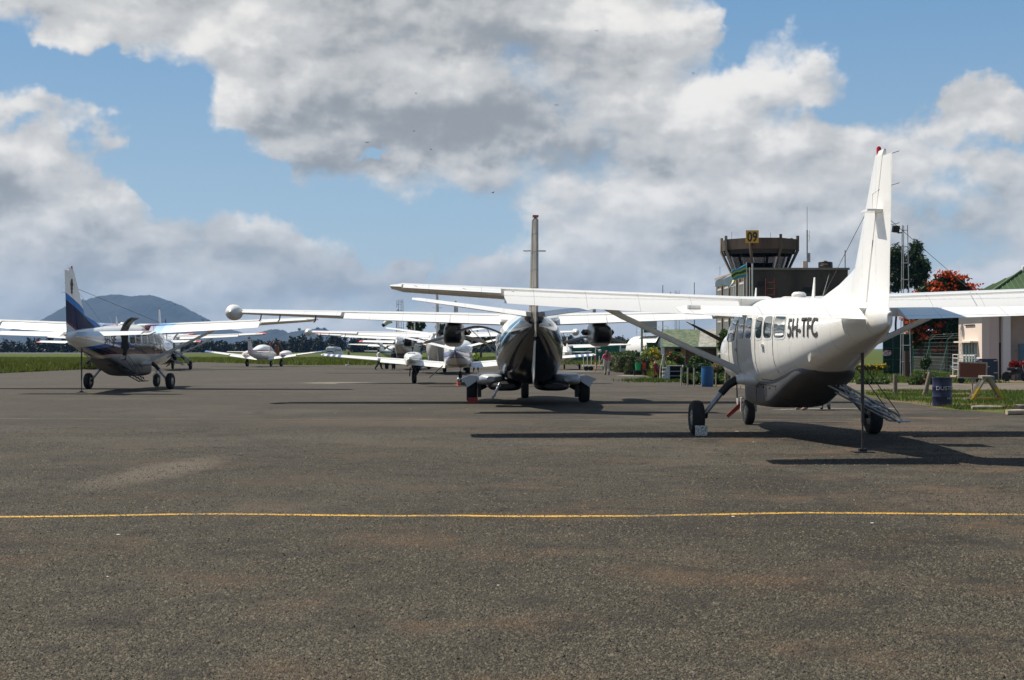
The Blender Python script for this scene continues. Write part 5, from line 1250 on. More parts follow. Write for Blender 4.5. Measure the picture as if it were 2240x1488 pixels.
for k in range(5): G().span((-.07,.92+k*.5,.75),(-.042,.98+k*.5,2.0)).obj('window_bar', M['plain'], f)
G().span((-.07,.9,1.3),(-.042,3.0,1.36)).obj('window_bar', M['plain'], f)
G().span((-.45,.6,2.06),(-.003,3.4,2.14)).obj('canopy', cream, Tb)
G().span((1.25,1.03,0),(1.75,1.095,2.05)).obj('doorway', M['dark'], Tb)
G().span((2.42,1.03,0),(2.80,1.095,2.0)).obj('door', mat('blue grey door', (.12,.22,.28), .6), Tb)
G().tube([(1.9,.3,1.62),(W,.3,1.62)], .03, 6).obj('blue_rail', mat('blue pipe', (.10,.20,.30), .6), Tb)
G().box((-.05,1.9,3.05), (.06,1.6,.05)).obj('lamp_bracket', M['soot'], Tb)
V = [(-.6,-.8,zw-.02),(W+1,-.8,zw-.02),(W+1,D+.6,zw-.02),(-.6,D+.6,zw-.02),(2.85,1.9,6.05),(W+1,1.9,6.05)]
rf = G().add(V, [(0,1,5,4),(3,0,4),(2,3,4,5),(0,3,2,1)], True).obj('roof', groof, Tb)
for k in range(42):
    x = -.6+.32*k; t_ = min(1, (x+.6)/3.45); G().tube([(x,-.8,zw+.01),(x,-.8+2.7*t_,zw+.01+1.85*t_)], .025, 4).obj('roof_rib', groof, rf)
for k in range(1,13):
    y = -.8+.4*k; t_ = min(1, (y+.8)/2.7, (D+.6-y)/2.6); G().tube([(-.6,y,zw+.01),(-.6+3.45*t_,y,zw+.01+1.85*t_)], .025, 4).obj('roof_rib', groof, rf)
G().tube([(-.6,-.8,zw+.02),(2.85,1.9,6.1),(W+1,1.9,6.1)], .06, 6).obj('ridge_cap', mat('pale green cap', (.14,.22,.10), .7), Tb)
G().lathe([(.01,.34),(.10,.30),(.13,.2),(.10,0)], (3.0,1.9,6.05)).obj('roof_vent', M['plain'], Tb)

# small kiosk behind the fence
K = empty('kiosk', (gx(2050,112),112,0), 'small tan kiosk with pinkish roof and open counter behind the fence', 'kiosk')
G().span((-2.4,0,0),(2.4,3,1.0)).obj('counter_wall', mat('stained tan wall', (.50,.38,.26), .9, var=.4, vscale=2), K)
G().span((-2.4,.1,1.0),(-2.0,3,2.5)).obj('pillar', mat('stained tan wall'), K); G().span((-.6,.1,1.0),(-.45,.3,2.5)).obj('pillar', mat('stained tan wall'), K)
G().span((-2.0,2.0,1.0),(2.4,3,2.5)).obj('back_wall', mat('dim interior', (.05,.04,.04), .9), K)  # back wall painted near black for the shade inside
G().span((-2.5,-.08,1.0),(2.5,.3,1.08)).obj('counter', M['plain'], K)
G().slab([(-3,-.8,2.35),(2.8,-.8,2.35),(2.4,1.5,3.1),(-2.4,1.5,3.1)], (0,-.3,1), .08).obj('roof', mat('dull pink roof', (.38,.27,.22), .8, var=.3), K)

# white fuel tank with platform
Tk = empty('storage_tank', (gx(1424,140),140,1.55), 'big white horizontal storage tank with railed platform on top', 'tank', R(33))
G().lathe([(.01,-2.62),(.9,-2.57),(1.36,-2.44),(1.43,-2.3),(1.43,2.3),(1.36,2.44),(.9,2.57),(.01,2.62)], (0,0,0), 'Y', 32).obj('tank_shell', M['plain'], Tk)
G().span((-.9,-1.6,1.45),(.9,1.2,1.52)).obj('platform', M['plain'], Tk)
for x in (-.9,.9):
    for y in (-1.6,-.2,1.2): G().tube([(x,y,1.5),(x,y,2.45)], .03, 5).obj('rail_post', M['plain'], Tk)
    for z in (2.0,2.45): G().tube([(x,-1.6,z),(x,1.2,z)], .025, 5).obj('rail', M['plain'], Tk)
for z in (2.0,2.45): G().tube([(-.9,-1.6,z),(.9,-1.6,z)], .025, 5).obj('rail', M['plain'], Tk)
for y in (-1.8,1.8): G().span((-1.1,y-.15,-1.55),(1.1,y+.15,-.85)).obj('cradle', mat('green panel', (.02,.12,.05), .6), Tk)
o = empty('fuel_cabinet', (gx(1438,134),134,0), 'dark green panel cabinet at the end of the storage tank', 'cabinet')
G().span((-1.0,0,0),(.95,.5,2.25)).obj('body', mat('green panel'), o); G().span((-1.05,-.05,2.25),(1.0,.55,2.32)).obj('lid', mat('green panel'), o)
sgn = empty('fuel_sign', (gx(1404,126),126,0), 'green and white sign board on a tall post by the storage tank', 'sign')
G().tube([(0,0,0),(0,0,gz(700,126))], .11, 8).obj('post', mat('grey green post', (.32,.36,.28), .6), sgn)
xa, xb = gx(1408,126)-gx(1404,126), gx(1437,126)-gx(1404,126)
G().span((xa,-.05,gz(728,126)),(xb,.05,gz(717.5,126))).obj('green_board', mat('sign green', (.01,.22,.08), .4), sgn)
G().span((xa-.05,-.05,gz(717,126)),(xb,.05,gz(700,126))).obj('white_board', mat('sign grey white', (.42,.44,.46), .4), sgn)
text('BP', .36, mat('sign yellow', (.45,.55,.02), .5), sgn, lambda u, v: ((xa+xb)/2+.25+u, -.056, gz(726.5,126)+v), 'lettering', 1.0, .01)
# far green boundary fence
Fg = empty('boundary_fence', (gx(1380,165),165,0), 'long dark green sheet fence with slanting barbed wire arms, beyond the hedge', 'fence')
G().span((-8,0,0),(6,.06,2.1)).obj('green_screen', mat('green screen cloth', (.015,.13,.10), .8, fn=lambda nt, o: nmix(nnoise(nvec('MULTIPLY', o, (3,1,.2)), 1, 4, .6).sm(.3,.7), (.01,.09,.07), (.025,.17,.13))), Fg)
for k in range(12):
    x = -8+k*1.25; G().tube([(x,-.08,0),(x,-.08,2.2),(x-.42,-.08,2.75)], .035, 5).obj('post', mat('green steel', (.03,.12,.09), .6), Fg)
for k in range(3): G().tube([(-8-.14*k,-.1,2.35+.17*k),(5.7-.14*k,-.1,2.35+.17*k)], .008, 4).obj('barbed_wire', M['soot'], Fg)
nb = empty('notice_board', (gx(1372,150),150,0), 'grey white notice board on white posts before the green fence', 'sign')
G().span((-.85,0,.9),(.6,.05,1.75)).obj('board', mat('board grey', (.5,.52,.53), .5, var=.3, vscale=9), nb)
for x in (-.8,.65): G().span((x,-.05,0),(x+.12,.05,2.3)).obj('post', M['plain'], nb)
# masts and poles in the distance
def pole(px, y_top, Y, label, w=.06, name='pole', m=None, cat='pole'):
    o = G().tube([(0,0,0),(0,0,gz(y_top,Y))], [w,w*.6], 6).obj(name, m or M['soot']); o.location = (gx(px,Y),Y,0); return tag(o, label, cat)
pole(867,693,170,'thin dark pole left of the lattice mast'); pole(1450,624,150,'dark pole left of the small dish mast, above the hut')
pole(1519,618,150,'dark green pole rising behind the hut roof, right of the dish mast', m=mat('green steel'))
pole(1000,672,170,'pale blue pole rising beside the raised tail of the low wing twin', .16, m=mat('pale blue paint', (.25,.38,.48), .6)); pole(907,690,165,'white pole between two dark trees', .12, m=M['plain'])
def lattice(px, y_top, Y, w0, w1, label, m, sides=3, step=.6, horizontal=True, rung=None):
    t = empty('lattice_mast', (gx(px,Y),Y,0), label, 'mast'); H_ = gz(y_top,Y)
    P = lambda k, z: (((w0+(w1-w0)*z/H_)*.577*math.cos(R(90+k*120)), (w0+(w1-w0)*z/H_)*.577*math.sin(R(90+k*120)), z))
    for k in range(3): G().tube([P(k,0), P(k,H_)], .028, 6).obj('leg', m, t)
    n = int(H_/step); rr = []
    for i in range(1, n+1):
        z = H_*i/(n+.3)
        for k in range(3):
            G().tube([P(k,z), P((k+1)%3,z)], .018 if not rung else .022, 4).obj('rung', rung or m, t)
    return t, H_
t, hh = lattice(877, 655, 170, .8, .5, 'grey lattice radio mast in the distance left of the pale fin', M['soot'], step=1.0)
for z in (hh-1.0, hh-2.2): G().tube([(-.5,0,z),(-.5,0,z+.9)], .03, 5).tube([(-.5,0,z+.4),(0,0,z+.4)], .02, 4).obj('dipole', M['soot'], t)
t, hh = lattice(1481, 636, 150, .45, .45, 'short lattice mast with a round dish above the hut', M['steel'], step=1.0)
G().lathe([(.01,.12),(.2,.10),(.36,0)], (-.75,-.1,hh-.45), 'X', 16).tube([(-.7,-.1,hh-.4),(0,0,hh-.4)], .03, 5).obj('dish', mat('dish grey', (.18,.18,.18), .6), t)
# flood light mast
t, hh = lattice(1979, 493, 80, .62, .30, 'silver lattice floodlight mast behind the grass verge', mat('galvanised steel', (.42,.42,.42), .5, .3, var=.3, vscale=2), step=.98)
fl = G().box((-.52,-.05,hh-.22), (.40,.22,.40), R(28), R(12)).obj('floodlight', M['propblack'], t); G().box((-.58,-.17,hh-.25), (.33,.02,.33), R(28), R(12)).obj('lens', M['glass'], fl); G().tube([(-.4,0,hh-.45),(-.12,0,hh-.42)], .04, 6).obj('bracket', M['soot'], fl)
o = G().tube([(0,0,0),(0,0,1.6)], .16, 9).obj('tree_stump_post', mat('dark wood', (.06,.04,.03), .9)); o.location = (gx(1979,79),78.6,0); tag(o, 'dark wooden post inside the foot of the floodlight mast', 'post')

# windsock on the thin mast at the left
ws = empty('windsock', (gx(867,169),169,0), 'drooping white windsock with black end seen under the wing', 'windsock')
a = Vector((gx(856,169)-gx(867,169),0,gz(700,169))); b = Vector((gx(836,169)-gx(867,169),0,gz(713,169)))
G().tube([a, a.lerp(b,.4)+Vector((0,0,.1)), a.lerp(b,.75)], [.42,.33,.26], 12).obj('sock', M['plain'], ws); G().tube([a.lerp(b,.75), b], [.26,.20], 12).obj('sock_end', M['propblack'], ws)
G().tube([(0,0,0),(0,0,a.z+.3),(a.x,0,a.z+.3),(a.x,0,a.z)], .04, 6).obj('pole', M['soot'], ws)
# ------------------------------------------------------------------ trees
bark = mat('grey brown bark', (.14,.10,.075), .95, var=.4, vscale=5, bump=.4)
darkleaf = leafmat('dark green leaves', (.018,.045,.012), (.050,.095,.025), .2)
midleaf = leafmat('mid green leaves', (.035,.075,.012), (.09,.15,.03), .25)
limeleaf = leafmat('yellow green leaves', (.14,.19,.03), (.30,.36,.08), .3)
hedgeleaf = leafmat('dry hedge leaves', (.05,.075,.02), (.12,.13,.05), .2)
flame = leafmat('orange red blossom', (.50,.05,.010), (.72,.12,.018), .2)
def tree(px, Y, label, clumps, n, size, m, trunk, group=None, flowers=None, name='tree', seed=1, fsize=.22):
    """clumps in photo columns/rows turned into real crowns at distance Y: (px, py, rx px, ry px)"""
    r = np.random.default_rng(seed); t = empty(name, (gx(px,Y),Y,0), label, 'tree', 0, group); s = Y/F
    B = [(gx(a,Y)-gx(px,Y), r.normal()*.5*rx*s, gz(b,Y), rx*s, rx*s*.95, ry*s) for a, b, rx, ry in clumps]
    leafcloud('crown', inballs(B, n, r, .35), size, m, t, r, 2.4)
    g = G()
    for tr_ in trunk: g.tube(tr_[0], tr_[1], 8)
    for k in range(0, len(B), max(1, len(B)//9)):
        b = B[k]; q = trunk[k % len(trunk)][0][-1]; g.tube([q, (Vector(q)+Vector(b[:3]))/2+Vector((0,0,-.1)), b[:3]], [.07,.05,.02], 6)
    g.obj('trunk', bark, t)
    if flowers:
        P = []; 
        for k in range(flowers):
            b = B[r.integers(len(B))]; d = r.normal(size=3); d[2] = d[2]*.9+.30; d[1] = -abs(d[1])*.9; d /= np.linalg.norm(d)
            c = np.array(b[:3])+d*np.array(b[3:])*1.08; w = r.uniform(.16,.40)
            P += [c+r.normal(size=3)*np.array((w,w,.07)) for _ in range(22)]
        f = leafcloud('blossom', P, fsize, flame, t, r, 1.5)
    return t
tree(2000, 125, 'tall dark tree with clumped crown on thin bare stems behind the floodlight mast',
    [(1958,560,24,26),(1950,600,22,24),(1975,585,16,30),(1998,545,18,20),(2013,575,22,26),(2020,600,16,22),(1990,600,26,16),(1975,622,22,12),(2008,620,18,14),(2025,585,12,20),(1960,630,14,10),(1995,560,12,18),(1946,575,14,20)], 9000, .27, darkleaf,
    [([(-1.6,0,0),(-1.7,0,4.0),(-1.3,0,8.2)], [.12,.10,.06]), ([(-1.0,0,0),(-.8,.2,4.5),(-.3,.2,8.4)], [.10,.08,.05]), ([(-.4,0,0),(-.2,0,4.0),(.4,.1,8.0)], [.12,.1,.06]), ([(-2.2,0,0),(-2.4,.3,4.5),(-2.0,.3,8.0)], [.1,.08,.05]), ([(.2,0,0),(.2,-.1,5),(.6,0,8.4)], [.09,.07,.04])], seed=2)
tree(2070, 98, 'broad dark tree covered in orange red blossom behind the fence',
    [(2010,665,26,22),(2030,640,26,20),(2060,625,26,20),(2088,618,24,16),(2110,640,26,20),(2135,655,20,16),(2000,700,26,24),(2040,690,34,30),(2080,680,40,34),(2120,685,30,26),(2145,690,14,16),(2070,730,40,30),(2040,750,26,24),(2090,760,22,22),(2010,735,22,26),(2068,605,12,10)], 26000, .30, darkleaf,
    [([(0,0,0),(.1,0,1.2),(-.4,0,2.4)], [.22,.18,.12]), ([(.2,0,.6),(.6,.1,1.6),(.9,0,2.8)], [.14,.11,.08])], flowers=140, name='blossom_tree', seed=5)
for px, py, w, h, lb, sd in ((910,712,15,14,'dark bushy tree top between distant masts, left of the pale fin',1),(972,716,13,12,'dark tree top just right of the pale fin',2),(1052,742,26,16,'spreading dark tree beyond the raised door',3),(1310,752,22,7,'low dark tree beyond the green fence',4),(1348,757,16,7,'low round tree beyond the green fence, right one',5)):
    Y = 215; tree(px, Y, lb, [(px+(i-2)*w*.45, py+(i % 2)*h*.5, w*.5, h*.6) for i in range(5)], 1600, .5, darkleaf, [([(0,0,0),(0,0,gz(py,Y)-.3)], [.22,.12])], 'dark trees beyond the apron', seed=10+sd)
# ------------------------------------------------------------------ hedges and shrubs
def shrub(name, label, px, Y, clumps, n, size, m, group=None, cat='shrub', fl=None, seed=1, asp=1.8, stem=True):
    r = np.random.default_rng(seed); t = empty(name, (gx(px,Y),Y,0), label, cat, 0, group); s = Y/F
    B = [(gx(a,Y)-gx(px,Y), dy, gz(b,Y), rx*s, dp, ry*s) for a, b, rx, ry, dy, dp in clumps]
    P = inballs(B, n, r, .5); P[:,2] = np.maximum(P[:,2], .03)
    leafcloud('foliage', P, size, m, t, r, asp)
    if stem:
        g = G()
        for b in B[:6]: g.tube([(b[0]*.8,b[1],0),(b[0],b[1],b[2])], [.035,.02], 5)
        g.obj('stem', bark, t)
    if fl:
        mm, k, fs = fl; Q = inballs(B, k, r, .95); Q = Q[(Q[:,2] > .12)]; Q = np.repeat(Q, 5, 0)+r.normal(size=(len(Q)*5,3))*fs*.4
        leafcloud('flowers', Q, fs, mm, t, r, 1.3)
    return t
def trimmed(name, label, pts, h, w, n, size, m, seed=1, rnd=.18):
    """clipped hedge: leaves over a rounded box that follows pts"""
    r = np.random.default_rng(seed); c = Vector((sum(p[0] for p in pts)/len(pts), sum(p[1] for p in pts)/len(pts), 0)); t = empty(name, c, label, 'hedge')
    A = []; seg = [(Vector(pts[i]), Vector(pts[i+1])) for i in range(len(pts)-1)]; L = sum((b-a).length for a, b in seg)
    for a, b in seg:
        k = int(n*(b-a).length/L); u = r.random(k); d = (b-a).normalized(); nn = np.array((-d.y, d.x)); th = r.uniform(0, np.pi, k); e = .55
        q = np.sign(np.cos(th))*np.abs(np.cos(th))**e*w/2*(1-.12*r.random(k)); z = np.abs(np.sin(th))**e*h*(1-.08*r.random(k)); low = r.random(k) < .5
        z = np.where(low, z*r.random(k), z); q = np.where(low, np.sign(q)*w/2*(1-.1*r.random(k)), q)
        X = a.x+(b.x-a.x)*u+nn[0]*q-c.x; Y_ = a.y+(b.y-a.y)*u+nn[1]*q-c.y
        z = z*(1+.05*np.sin(X*3+1)+.04*r.normal(size=k)); A.append(np.column_stack([X, Y_, np.maximum(z,.02)]))
    for e_, o_ in ((seg[0][0], seg[0][0]-seg[0][1]), (seg[-1][1], seg[-1][1]-seg[-1][0])):
        k = n//5; u = r.uniform(-1,1,k); z = h*(1-np.abs(u)**4)**.4*r.random(k)**.6; dd = o_.normalized(); bul = w*.42*(1-np.abs(u)**2.5)*(1-.4*(z/h)**3)
        A.append(np.column_stack([e_.x-c.x+dd.x*bul-dd.y*u*w/2, e_.y-c.y+dd.y*bul+dd.x*u*w/2, np.maximum(z,.02)]))
    leafcloud('foliage', np.concatenate(A), size, m, t, r, 1.6)
    g = G()
    for a, b in seg:
        g.loft([[(a.x-c.x-w*.36,a.y-c.y,0),(a.x-c.x+w*.36,a.y-c.y,0),(a.x-c.x+w*.3,a.y-c.y,h*.84),(a.x-c.x-w*.3,a.y-c.y,h*.84)],[(b.x-c.x-w*.36,b.y-c.y,0),(b.x-c.x+w*.36,b.y-c.y,0),(b.x-c.x+w*.3,b.y-c.y,h*.84),(b.x-c.x-w*.3,b.y-c.y,h*.84)]])
    g.obj('twigs', mat('hedge twigs', (.035,.04,.018), .95), t)
    return t
q = lambda px, Y: (gx(px,Y), Y)
trimmed('hedge', 'big clipped hedge with rounded end behind the green and red bins', [q(1390,90.6), q(1432,90.6)], 1.05, 1.7, 9000, .10, hedgeleaf, 1)
trimmed('hedge', 'clipped hedge running back beside the blue drum and baggage trolley', [q(1340,112), q(1374,99)], 1.15, 1.6, 7000, .12, hedgeleaf, 2)
trimmed('hedge', 'low dark hedge along the foot of the brick hut', [q(1462,86), q(1600,84)], .75, 1.0, 8000, .10, darkleaf, 3)
trimmed('hedge', 'dark green hedge behind the two standing men', [q(1344,128), q(1400,124)], 1.4, 1.8, 6000, .15, midleaf, 4)
shrub('round_bush', 'round yellow green variegated bush behind the step cabinet', 1450, 82, [(1450,799,26,11,0,.9),(1435,802,14,9,0,.6),(1466,802,14,9,0,.6)], 3600, .11, limeleaf, seed=3)
shrub('flower_bush', 'bush with yellow flowers behind the clipped hedge', 1425, 104, [(1425,778,22,17,0,.9),(1410,785,12,10,0,.6),(1440,788,16,10,0,.6)], 3000, .16, leafmat('fresh leaves', (.09,.15,.02), (.24,.30,.05), .3), fl=(leafmat('yellow petals', (.75,.42,.02), (.85,.55,.03), .2), 90, .16), seed=4)
shrub('flower_bush', 'dark bush with red hibiscus flowers in front of the brick hut', 1474, 93, [(1474,785,20,15,0,.8),(1460,790,10,10,0,.5),(1488,791,10,10,0,.5)], 3000, .15, midleaf, fl=(leafmat('red petals', (.6,.02,.02), (.75,.06,.04), .2), 9, .14), seed=5)
shrub('shrub', 'loose green shrub in the middle of the hut wall', 1525, 95, [(1518,790,12,10,0,.5),(1530,783,9,9,0,.5),(1538,792,8,8,0,.5)], 1300, .14, midleaf, seed=6)
shrub('shrub', 'dark rounded shrub below the strut, right part of the hut wall', 1552, 92, [(1552,790,12,9,0,.6),(1562,796,9,7,0,.5)], 1500, .12, darkleaf, seed=7)
shrub('shrub', 'low pinkish topped bush beside the hedge, right of the blue plastic drum', 1568, 78, [(1568,802,11,7,0,.5)], 1000, .10, leafmat('pinkish leaves', (.25,.12,.08), (.35,.32,.10), .3), seed=8)
shrub('tall_shrub', 'tall feathery green shrub beside the nose of the big white airplane', 1583, 110, [(1583,735,9,16,0,.5),(1577,757,8,14,0,.5),(1586,770,9,14,0,.5),(1578,790,9,14,0,.5)], 1800, .20, midleaf, seed=9)
shrub('leafy_bed', 'leafy green plant bed behind the thin fence posts', 1540, 66, [(1498+10*i, 826+(i%3)*4, 9, 11, (i%2)*.6, .6) for i in range(11)], 9000, .13, midleaf, fl=(leafmat('orange petals', (.7,.16,.03), (.75,.25,.05), .2), 14, .07), seed=10, cat='plants')
shrub('rose_bush', 'low bush with pink flowers beside the leaning post', 2025, 65, [(2010,830,18,12,0,.5),(2030,826,16,12,0,.5),(1998,838,12,8,0,.4),(2045,835,10,9,0,.4)], 5200, .085, midleaf, fl=(leafmat('pink petals', (.6,.18,.22), (.7,.3,.34), .2), 26, .07), seed=11)
shrub('rose_bush', 'thin flowering bush behind the folding steps of the big white airplane', 1905, 66, [(1890,835,16,12,0,.5),(1915,838,18,10,0,.5),(1935,836,10,10,0,.4)], 3000, .09, midleaf, fl=(leafmat('pink petals'if 0 else 'pale petals', (.5,.28,.26), (.6,.45,.40), .2), 18, .07), seed=12)
shrub('potted_shrub', 'dark shrub before the kiosk counter', 2026, 84, [(2026,790,11,10,0,.4),(2022,800,9,8,0,.4)], 1500, .12, darkleaf, seed=13)
shrub('flower_row', 'row of yellow and red flowers before the green gate', 1905, 84, [(1880+8*i, 804, 7, 6, 0, .3) for i in range(8)], 1800, .10, midleaf, fl=(leafmat('yellow petals'), 60, .10), seed=14, cat='flowers')
for i, (px, w) in enumerate(((2222,12),(2246,13))):
    shrub('red_leaf_plant', ('plant with glossy dark red leaves in front of the porch, left of two','plant with glossy dark red leaves cut by the right edge')[i], px, 73, [(px,803,w,10,0,.35),(px-4,797,8,8,0,.3)], 900, .17, leafmat('red leaves', (.18,.015,.015), (.42,.05,.04), .2, .35), seed=15+i, group='red leaved plants by the porch')
# ------------------------------------------------------------------ fences by the garden
gs = mat('green fence steel', (.02,.10,.075), .55)
Fn = empty('wire_fence', (gx(2128,80),80,0), 'green steel post fence with slanting barbed wire arms before the kiosk', 'fence')
o0 = Vector((gx(2128,80),80,0)); posts = [(2128,80,'Y'),(2072,87,'R'),(2033,94,'R'),(1998,101,'R')]
tops = []
for px, Y, kd in posts:
    b = Vector((gx(px,Y),Y,0))-o0; z = 2.25; G().tube([b, b+Vector((0,0,z))], .035, 6).obj('post', gs, Fn)
    G().tube([b+Vector((0,0,z)), b+Vector((.42,0,z+.42))], .025, 5).obj('arm', gs, Fn)
    if kd == 'Y': G().tube([b+Vector((0,0,z)), b+Vector((-.42,0,z+.42))], .025, 5).obj('arm', gs, Fn)
    else: G().tube([b+Vector((0,0,z-.3)), b+Vector((-.8,-.8,.0))], .025, 5).obj('brace', gs, Fn)
    tops.append(b)
wm_ = mat('thin wire', (.22,.23,.22), .6)
for k in range(3):
    G().tube([b+Vector((.14+.14*k,0,2.39+.14*k)) for b in tops], .006, 4).obj('barbed_wire', wm_, Fn)
for k in range(9): G().tube([b+Vector((0,0,.2+.24*k)) for b in tops], .004, 4).obj('fence_wire', wm_, Fn)
for i in range(3):
    a, b = tops[i], tops[i+1]
    for k in range(1, 14): p = a.lerp(b, k/14); G().tube([p, p+Vector((0,0,2.2))], .003, 4).obj('fence_wire', wm_, Fn)
Fn2 = empty('wire_fence', (gx(2200,78),78,0), 'green fence corner post with triple slanting arms and two braces by the porch', 'fence')
G().tube([(0,0,0),(0,0,2.45)], .045, 6).obj('post', gs, Fn2)
for d in ((-.60,0,.62),(.22,.1,.58),(.68,0,.62)): G().tube([(0,0,2.42),(d[0],d[1],2.42+d[2])], .032, 5).obj('arm', gs, Fn2)
for sx in (-1,1): G().tube([(sx*.22,0,2.0),(sx*.95,0,.05)], .035, 5).obj('brace', gs, Fn2)
G().tube([(-.24,0,2.02),(.24,0,2.02)], .035, 5).obj('crossbar', gs, Fn2)
for k in range(5): G().tube([(-1.8,.6,.5+.4*k),(3.0,-.4,.5+.4*k)], .004, 4).obj('fence_wire', wm_, Fn2)
for k in range(3): G().tube([(-1.9,.5,2.55+.18*k),(0,0,2.55+.18*k),(3,-.4,2.6+.18*k)], .005, 4).obj('barbed_wire', wm_, Fn2)
gt = empty('mesh_gate', (gx(1962,88),88,0), 'tall dark green framed mesh gate beside the floodlight mast', 'gate')
xs = [gx(p,88)-gx(1962,88) for p in (1932,1953,1974,1995)]
for x in xs: G().tube([(x,0,0),(x,0,2.7)], .035, 5).obj('upright', gs, gt)
for z in (.1,1.0,1.75,2.65): G().tube([(xs[0],0,z),(xs[-1],0,z)], .03, 5).obj('rail', gs, gt)
G().span((xs[0],.03,.05),(xs[-1],.05,2.65)).obj('mesh_panel', mat('dark green mesh', (.006,.035,.022), .8, var=.3, vscale=3), gt)
o = G().slab([(-.32,0,0),(.28,0,.04),(.34,0,.42),(-.1,0,.5),(-.34,0,.3)], (0,1,0), .03).obj('paper_poster', mat('mottled poster', (.6,.5,.55), .7, fn=lambda nt, o: nmix(nnoise(o, 7, 3, .6).sm(.45,.55), (.62,.58,.62), (.42,.06,.12)))); o.location = (gx(1941,87.9),87.9,1.25); o.scale = (.8,1,.8); tag(o, 'small red and white poster hanging on the green gate', 'poster')
wood = mat('weathered grey wood', (.24,.20,.15), .95, var=.4, vscale=7, bump=.5)
wire_t = []
for i, (px, Y, h, w, lean, lb) in enumerate(((1958,52.5,.72,.085,0,'upright grey wooden post, left of the leaning one'),(2022,50.5,.86,.085,.22,'leaning grey wooden post on the verge left of the dark blue drum'))):
    o = G().tube([(0,0,0),(lean*.5,0,h*.5),(lean,0,h)], [w*1.05,w,w*.95], 10).obj('wooden_post', wood); o.location = (gx(px,Y),Y,0); tag(o, lb, 'post')
for i, (px, lb) in enumerate(((1490,'grey thin stake nearest the step cabinet'),(1504,'thin stake second from the step cabinet'),(1518,'thin stake third from the step cabinet'),(1535,'thin stake touching the left side of the blue plastic drum'),(1566,'thin short stake right of the blue plastic drum'),(1589,'thick grey stake left of the big white airplane'))):
    Y = 63.5-(i*.3); w = .035 if px != 1589 else .09; h = .85 if px != 1566 else .62
    o = G().tube([(0,0,0),(.01,0,h)], [w,w*.9], 8).obj('fence_stake', wood if px == 1589 else mat('pale stake', (.40,.36,.28), .9)); o.location = (gx(px,Y),Y,0); tag(o, lb, 'stake', 'stakes of the plant bed fence')
# logs
for px, Y, L, r_, rz, lb in ((2158,38.9,.86,.055,.06,'pale squared log lying on the grass before the trestle'),(2236,35.6,.9,.075,.2,'thick cut log at the right edge'),(2232,37.2,.7,.11,.9,'rough brown log behind the cut log at the right edge')):
    g = G().tube([(-L/2,0,r_),(-L*.2,.01,r_*1.04),(L*.2,-.01,r_*.98),(L/2,0,r_)], [r_*.92,r_,r_*.97,r_*.85], 10); o = g.obj('log', mat('bleached wood', (.52,.43,.33), .9, var=.35, vscale=9) if px != 2232 else wood); o.location = (gx(px,Y),Y,.0); o.rotation_euler = (0,0,rz); tag(o, lb, 'log')
# ------------------------------------------------------------------ drums and bins
def drum(px, Y, label, r_, h, m, plastic=False, rz=0):
    t = empty('drum', (gx(px,Y),Y,0), label, 'drum', rz)
    if plastic: pr = [(.01,.01),(r_*.90,.01),(r_*.96,.06),(r_,.22),(r_*1.015,.5*h),(r_,h-.22),(r_*.965,h-.07),(r_*.95,h-.05),(r_*.99,h-.035),(r_*.99,h),(r_*.95,h+.005),(r_*.93,h-.05),(.01,h-.05)]
    else:
        pr = [(.01,.02),(r_*.97,.02),(r_*1.0,.0),(r_*1.01,.02),(r_,.035)]
        for z in (.33,.66): pr += [(r_,h*z-.02),(r_*1.018,h*z-.01),(r_*1.018,h*z+.01),(r_,h*z+.02)]
        pr += [(r_,h-.03),(r_*1.012,h-.015),(r_*1.0,h),(r_*.97,h-.005),(r_*.96,h-.05),(.01,h-.05)]
    G().lathe(pr, n=36).obj('shell', m, t, ang=50)
    return t
navy = mat('scratched navy drum paint', (.010,.016,.055), .4, fn=lambda nt, o: nmix(nnoise(nvec('MULTIPLY', o, (1,1,.3)), 9, 5, .7).sm(.62,.75)*.6, (.010,.015,.052), (.06,.05,.05)))
d = drum(2061, 41.1, 'dark navy steel drum lettered DUSTBIN NO 1 in white on the verge', .288, .86, navy)
dm = mat('chalky white lettering', (.55,.55,.55), .8)
wrap = lambda r_, a0: (lambda u, v: (r_*math.sin(u/r_+a0), -r_*math.cos(u/r_+a0), v))
for s, z, sz, a0 in (('DUSTBIN', .49, .165, .30), ('NO 1', .21, .095, .62)): text(s, sz, dm, d, (lambda W_, z0: (lambda u, v: W_(u, z0+v)))(wrap(.295, a0), z), 'lettering', 1.1, .0)
drum(1547, 62, 'bright blue plastic drum with bulging sides by the plant bed', .275, .90, mat('blue plastic', (.012,.10,.26), .45, var=.25, vscale=3), True)
d = drum(1357, 101, 'blue steel drum with pale lettering at the end of the clipped hedge', .30, .92, mat('blue steel paint', (.02,.055,.14), .5, var=.2))
text('DUSTBIN', .12, dm, d, (lambda W_: (lambda u, v: W_(u, .5+v)))(wrap(.305, 0)), 'lettering', .8)
drum(1376, 102, 'black drum beside the blue lettered drum', .30, .98, mat('black drum paint', (.015,.02,.018), .5))
rk = empty('bin_rack', (gx(1400,88),88,0), 'low dark metal rack carrying two fire buckets', 'rack')
G().span((-.42,-.18,.28),(.42,.18,.33)).obj('shelf', M['soot'], rk)
for x in (-.36,.36): G().span((x-.06,-.15,0),(x+.06,.15,.28)).obj('leg', M['soot'], rk)
